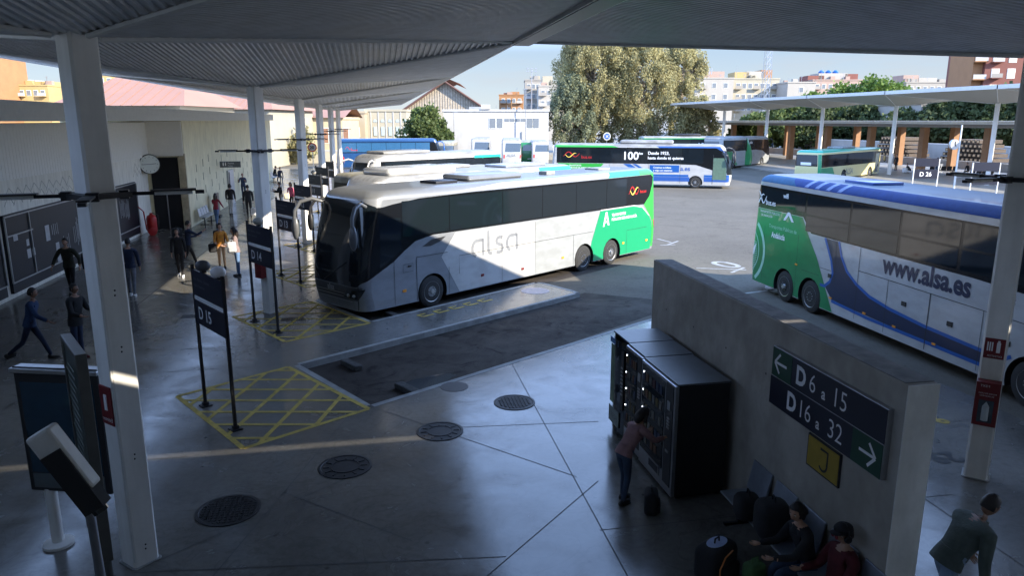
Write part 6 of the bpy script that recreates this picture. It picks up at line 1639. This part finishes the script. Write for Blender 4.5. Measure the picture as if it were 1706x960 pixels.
C_BLACK = cloth('black_cloth', (.015, .015, .017)); C_DNAVY = cloth('navy_cloth', (.018, .028, .06)); C_JEANS = cloth('blue_denim', (.10, .18, .33)); C_DJ = cloth('dark_denim', (.03, .05, .09))
C_OLIVE = cloth('dark_olive_cloth', (.035, .038, .028)); C_ORANGE = cloth('orange_cloth', (.70, .28, .04)); C_TAN = cloth('tan_cloth', (.55, .33, .18)); C_BURG = cloth('burgundy_cloth', (.22, .02, .035))
C_WHITE = cloth('white_cloth', (.6, .6, .6)); C_GREY = cloth('grey_cloth', (.20, .20, .21)); C_PINK = cloth('dusty_pink_knit', (.26, .145, .145)); C_MAR = cloth('maroon_cloth', (.085, .010, .014)); C_GG = cloth('grey_green_cloth', (.075, .095, .085))
C_STRIPE = cloth('navy_striped_cloth', (.05, .07, .13)); C_BLUE = cloth('deep_blue_cloth', (.03, .06, .14)); C_MAUVE = cloth('mauve_brown_cloth', (.20, .15, .15)); C_LB = cloth('light_jeans', (.22, .30, .42)); C_GREYJ = cloth('grey_jeans', (.17, .18, .21)); C_RED = cloth('red_cloth', (.5, .05, .04))

# heading: degrees in the ground plane, 0 = +x (right), 90 = away from the viewer, 270 = towards the viewer
x, y = G(302, 461); person('woman in black clothes and white shoes walking towards the viewer', x, y, 275, C_BLACK, C_BLACK, shoe=M_SHOEW, legL=(10, 6), legR=(-8, 12), coat=1.15, hairlen=.05, armL=(0, 8, 12), armR=(5, 6, 8), h=1.74)
x, y = G(312, 452, 0); x -= .1; y += .9; person('man in dark clothes stepping behind the woman in black', x, y, 30, C_DNAVY, C_BLACK, legL=(25, 10), legR=(-15, 45), armL=(30, 10, 60), armR=(60, 10, 60), h=1.8, coat=1.1)
bag('backpack', 'bulky black backpack on the man behind the woman in black', 'backpack', (x - .32, y - .12, 1.05), (.36, .3, .52), C_BLACK, 30)
x, y = G(371, 446); person('woman in open black jacket over bright orange top with tan trousers', x, y, 290, C_ORANGE, C_TAN, hairlen=.04, armL=(20, 10, 50), armR=(15, 12, 60), h=1.68, coat=1.1, legL=(4, 0), legR=(-4, 2))
for sg in (-1, 1):
    pass
d_ = math.radians(290); bag('shoulder_bag', 'black shoulder bag hanging at the side of the woman in orange', 'bag', (x - .30, y - .02, .62), (.3, .2, .34), C_BLACK, 20)
o = bag('jacket', 'black jacket hanging open over the shoulders of the woman in orange', 'jacket', (x - .05, y + .11, .93), (.42, .16, .52), C_BLACK, 20, strap=False)
x, y = G(398, 460); person('long haired woman in mauve top and blue jeans facing left beside the woman in orange', x, y, 200, C_MAUVE, C_JEANS, hairlen=.28, armL=(25, 6, 70), armR=(25, 6, 70), h=1.74)
bag('backpack', 'grey and white backpack held by the long haired woman in jeans', 'backpack', (x - .12, y - .26, .92), (.32, .2, .40), pm('pale_grey_bag', (.35, .36, .38), .8), 15)
x, y = G(362, 375); person('long haired woman in burgundy top and jeans walking along the cream wall', x, y, 80, C_BURG, C_JEANS, hairlen=.25, armL=(40, 10, 60), armR=(10, 25, 40), legL=(15, 8), legR=(-12, 14), h=1.68)
x, y = G(386, 358); person('person in black jacket and pale trousers walking away near the restroom sign', x, y, 90, C_BLACK, C_WHITE, hairlen=.06, legL=(8, 4), legR=(-10, 16), coat=1.25, h=1.8)
x, y = G(416, 362); person('tall person in black seen against the second column', x, y, 100, C_BLACK, C_BLACK, legL=(15, 8), legR=(-12, 14), coat=1.2, h=1.85)
bag('carrier_bag', 'white carrier bag hanging beside the person in black at the second column', 'bag', (*G(423, 366), .25), (.28, .16, .42), C_WHITE, 0)
x, y = G(407, 331); person('bald man in striped navy shirt far along the platform', x, y, 270, C_STRIPE, C_DJ, hairlen=-1, armL=(30, 10, 90), armR=(30, 10, 90), h=1.8, coat=1.15)
x, y = G(222, 494); person('man in dark jacket and grey jeans right beside the nearest column', x, y, 95, C_DNAVY, C_GREYJ, shoe=M_SHOEW, legL=(10, 4), legR=(-8, 10), coat=1.2, h=1.85)
x, y = G(122, 492); person('man in dark olive jacket with arms held out near the shop windows', x, y, 265, C_OLIVE, C_BLACK, armL=(5, 32, 25), armR=(5, 32, 25), coat=1.3, legL=(8, 4), legR=(-6, 8), h=1.84)
x, y = G(158, 497); person('dark dressed person half hidden by the nearest column', x, y, 90, C_BLACK, C_DNAVY, coat=1.15, h=1.8, legL=(8, 4), legR=(-8, 8))
x, y = G(58, 600); person('man in blue jacket striding to the right at the left edge', x, y, 5, C_BLUE, C_DNAVY, lean=12, legL=(26, 6), legR=(-22, 30), armL=(-25, 10, 20), armR=(30, 8, 30), coat=1.2, h=1.78, skin=M_SKIND)
x, y = G(134, 597); person('man in black coat and dark red shoes standing left of the nearest column', x, y, 340, C_BLACK, C_DNAVY, shoe=C_MAR, armL=(25, 5, 70), armR=(20, 8, 60), coat=1.3, coatlen=.12, h=1.78, skin=M_SKIND)
x, y = G(470, 353); person('man in black with cap behind the fourth gate sign', x, y, 200, C_BLACK, C_DJ, armL=(40, 10, 90), armR=(30, 10, 80), coat=1.2, h=1.8)
bag('shoulder_bag', 'cream bag carried by the man in black behind the gate signs', 'bag', (x + .35, y - .1, .8), (.34, .2, .36), cloth('cream_cloth', (.55, .5, .38)), 0)
x, y = G(487, 350); person('person in pink and black top behind the third gate sign', x, y, 250, cloth('bright_pink_cloth', (.6, .12, .2)), C_BLACK, hairlen=.15, h=1.7)
for (u, v, hd_, lab, c1) in ((456, 300, 20, 'person in black crouched on the far bench by the wing wall', C_BLACK), (466, 302, 300, 'person in dark blue leaning over at the far bench', C_DNAVY)):
    x, y = G(u, v); person(lab, x, y, hd_, c1, C_DJ, pelvis=.48, legL=(80, 85), legR=(75, 90), lean=20, h=1.78, coat=1.1)
seat_row(G(452, 304)[0], G(452, 304)[1], 3, 'far row of metal seats at the end of the cream wing wall')
x, y = G(571, 282); person('person in red seen between the last columns', x, y, 270, C_RED, C_DJ, h=1.7)
for (u, v, hd_, c1, c2, lab, kw) in ((1492, 284, 200, C_BLACK, C_BLACK, 'person in black standing by the near column of the far platform', {}),
        (1560, 292, 90, C_BLACK, C_DJ, 'person with dark top at the bin on the far platform', {}),
        (1647, 299, 250, cloth('magenta_cloth', (.35, .03, .15)), C_BLACK, 'person in magenta top on the far platform at right', dict(hairlen=.15)),
        (1612, 292, 180, C_BLACK, C_BLACK, 'dark dressed person sitting under the clock post', dict(pelvis=.46, legL=(85, 80), legR=(80, 85), lean=15)),
        (1516, 288, 170, C_BLACK, C_DNAVY, 'crouching person in black beside white bags on the far platform', dict(pelvis=.30, legL=(100, 130), legR=(95, 125), lean=35))):
    x, y = G(u, v); person(lab, x, y, hd_, c1, c2, h=1.76, **kw)
bag('carrier_bag', 'white sack left of the crouching person on the far platform', 'bag', (*G(1508, 288), 0), (.6, .5, .55), C_WHITE, 10); bag('carrier_bag', 'white sack right of the crouching person on the far platform', 'bag', (*G(1530, 291), 0), (.7, .5, .5), C_WHITE, -10)

# woman in pink at the vending machines
person('dark haired woman in dusty pink jumper leaning at the vending machines', 3.46, 9.70, 25, C_PINK, C_DJ, hairlen=.14, lean=34, legL=(14, 16), legR=(4, 18), armL=(40, 8, 50), armR=(46, 6, 42), h=1.50, fingers=True, coat=1.2, headp=24)
bag('handbag', 'dark handbag on the floor in front of the woman in pink', 'bag', (3.78, 9.35, 0), (.34, .2, .34), C_BLACK, 70)
# travellers on the wall bench
person('seated woman with dark hair in black jacket on the wall bench', 4.88, 7.12, 178, C_BLACK, C_DJ, pelvis=.47, legL=(88, 78), legR=(84, 84), lean=14, armL=(38, 3, 52), armR=(38, 3, 52), h=1.66, hairlen=.05, headp=12, heady=28, fingers=True, coat=1.12, shoe=M_SHOE)
b_ = person('seated person in maroon top with dark cap and headphones', 4.95, 6.66, 182, C_MAR, C_BLACK, pelvis=.38, legL=(80, 60), legR=(86, 70), lean=-6, armL=(30, 8, 60), armR=(30, 8, 60), h=1.70, headp=6, heady=15, fingers=True, coat=1.25, shoe=M_SHOEW)
mb = MB()
def hl(v): return v
me_ = [v.co for v in b_.data.vertices]; zt = max(v.z for v in me_); hc_ = [v for v in me_ if v.z > zt - .2]; cx_ = sum(v.x for v in hc_) / len(hc_); cy_ = sum(v.y for v in hc_) / len(hc_)
mb.ell((cx_, cy_ - .01, zt - .035), (.092, .112, .075), C_BLACK, 14, 8); mb.ell((cx_ - .03, cy_ + .10, zt - .055), (.07, .07, .012), C_BLACK, 12, 6); mb.build('cap', b_, 60)
mb = MB(); mb.tube([(cx_ + .095 * math.cos(R(a)), cy_ - .01, zt - .08 + .115 * math.sin(R(a))) for a in range(0, 181, 20)], .011, M_DARK, 6)
for sg in (-1, 1): mb.lathe([(.04, -.018), (.045, 0), (.04, .018), (.001, .018)], (cx_ + sg * .09, cy_ - .01, zt - .12), (sg, 0, 0), M_DARK, 14)
mb.build('headphones', b_, 50)
mb = MB()
for sg in (-1, 1): mb.lathe([(.028, 0), (.03, .006), (.001, .006)], (cx_ + sg * .034, cy_ + .093, zt - .105), (0, 1, 0), M_DRED, 14)
mb.build('glasses', b_, 50)
bag('backpack', 'big black backpack on the wall bench left of the seated woman', 'backpack', (4.74, 7.72, .46), (.42, .42, .5), C_BLACK, 80)
t_ = bag('duffel_bag', 'black duffel bag with white letter on the far end of the wall bench', 'bag', (4.66, 8.2, .46), (.34, .34, .34), C_BLACK, 80)
text_on('print', 'S', .12, (-.03, -.26, .12), (1, 0, 0), (0, 0, 1), M_TXT, t_)
t_ = bag('suitcase', 'dark suitcase with pale oval patch on the floor before the bench', 'suitcase', (4.0, 7.7, 0), (.55, .36, .48), C_BLACK, 30)
mb = MB(); mb.add([(.17 * math.cos(a * .314) , .10 * math.sin(a * .314), .485) for a in range(20)], [tuple(range(20))], pm('pale_patch', (.35, .42, .6), .4)); mb.build('patch', t_)
mb = MB(); mb.tube([(-.18, -.19, .1), (-.2, -.2, .28), (-.1, -.2, .40), (.05, -.2, .44)], .01, pm('orange_trim', (.6, .2, .05), .6), 5); mb.build('trim', t_)
bag('paper_bag', 'crumpled green shopping bag between suitcase and bench', 'bag', (4.3, 7.3, 0), (.26, .2, .42), cloth('leaf_green_bag', (.05, .11, .035)), 15)
bag('backpack', 'black rucksack at the near end of the wall bench', 'backpack', (4.9, 6.30, .1), (.3, .3, .4), C_BLACK, 0)
# man at the right
person('man in grey-green jacket bending forward at the lower right corner', 5.98, 6.28, -5, C_GG, C_LB, lean=30, legL=(22, 10), legR=(-14, 22), armL=(10, 8, 25), armR=(-10, 10, 20), h=1.76, headp=24, fingers=True, coat=1.4, skin=M_SKIND)

# ------------------------------------------------------------------ information totem and screens at the lower left
t = thing('information_totem', 'tall dark timetable board on two steel posts at the lower left', 'information board', (-3.0, 7.7, 0), R(-62))
mb = MB(); mb.box((0, 0, 2.35), (.80, .07, 2.1), pm('board_green_black', (.015, .028, .022), .3)); mb.build('board', t)
mb = MB()
for z in (3.42, 1.28): mb.box((0, 0, z), (.90, .10, .05), pm('dull_frame', (.10, .10, .095), .4, .4))
for x in (-.43, .43): mb.box((x, 0, 2.35), (.05, .10, 2.1), pm('dull_frame', (.10, .10, .095), .4, .4))
mb.build('frame', t, bevel=.008)
for x in (-.36, .36):
    mb = MB(); mb.tube([(x, 0, 0), (x, 0, 1.3)], .045, pm('dull_frame', (.10, .10, .095), .4, .4), 12); mb.build('post', t, 60)
mb = MB()
for z in (.35, .7): mb.tube([(-.36, 0, z), (.36, 0, z)], .015, pm('dull_frame', (.10, .10, .095), .4, .4), 8)
mb.build('rail', t, 60)
mb = MB()
for k in range(22): mb.box((-.1 + .05 * math.sin(k * 3.1), -.038, 1.55 + k * .078), (.45 + .1 * math.sin(k * 1.7), .004, .012), pm('small_print', (.25, .28, .26), .6))
for k in range(22): mb.box((-.1 + .05 * math.sin(k * 3.1), .038, 1.55 + k * .078), (.45 + .1 * math.sin(k * 1.7), .004, .012), pm('small_print', (.25, .28, .26), .6))
mb.build('small_print', t)
t = thing('screen_stand', 'framed dark poster screen on a round footed white post at lower left', 'screen', (-4.3, 9.95, 0), R(-17))
mb = MB(); mb.box((.25, 0, 1.65), (1.15, .14, 1.65), M_DARK); mb.build('casing', t, bevel=.02)
mb = MB(); mb.box((.25, -.073, 1.72), (1.0, .006, 1.25), M_SCREEN); mb.build('screen', t)
mb = MB(); mb.box((.25, -.074, .98), (1.0, .006, .2), pm('pale_caption_bar', (.10, .12, .13), .4)); mb.build('caption_bar', t)
mb = MB(); mb.box((.25, .0, 2.50), (1.2, .22, .06), M_STEEL); mb.box((.25, -.06, 2.535), (1.16, .02, .02), M_DARKMET); mb.build('top_ledge', t, bevel=.01)
mb = MB(); mb.tube([(-.1, 0, 0), (-.1, 0, .85)], .075, M_COLUMN, 16); mb.lathe([(.19, .001), (.19, .04), (.08, .06)], (-.1, 0, 0), (0, 0, 1), M_COLUMN, 24); mb.build('post', t, 50)
t = thing('security_camera', 'white security camera housing tilted down in front of the dark board', 'camera', (-1.95, 4.43, 3.83))
ax = Vector((.30, -.05, -.52)).normalized(); side = ax.cross(Vector((0, 1, 0))).normalized(); upv = side.cross(ax)
Mr = Matrix((side, ax, upv)).transposed()
mb = MB(); mb.box(ax * .20, (.15, .44, .13), pm('camera_housing', (.50, .49, .46), .45), rot=Mr); mb.build('hood', t, bevel=.02)
mb = MB(); mb.box(ax * .33 - upv * .02, (.125, .42, .11), M_BLACK, rot=Mr); mb.lathe([(.045, 0), (.045, .03), (.03, .03), (.001, .02)], ax * .54 - upv * .02, ax, M_GLASS, 16); mb.build('camera_body', t)
mb = MB(); mb.tube([ax * .18 - upv * .05, ax * .18 + Vector((-.02, .18, -.12)), Vector((.06, .32, -.4)), Vector((.1, .42, -3.82))], [.025, .025, .028, .035], M_STEEL, 8); mb.build('arm', t, 60)
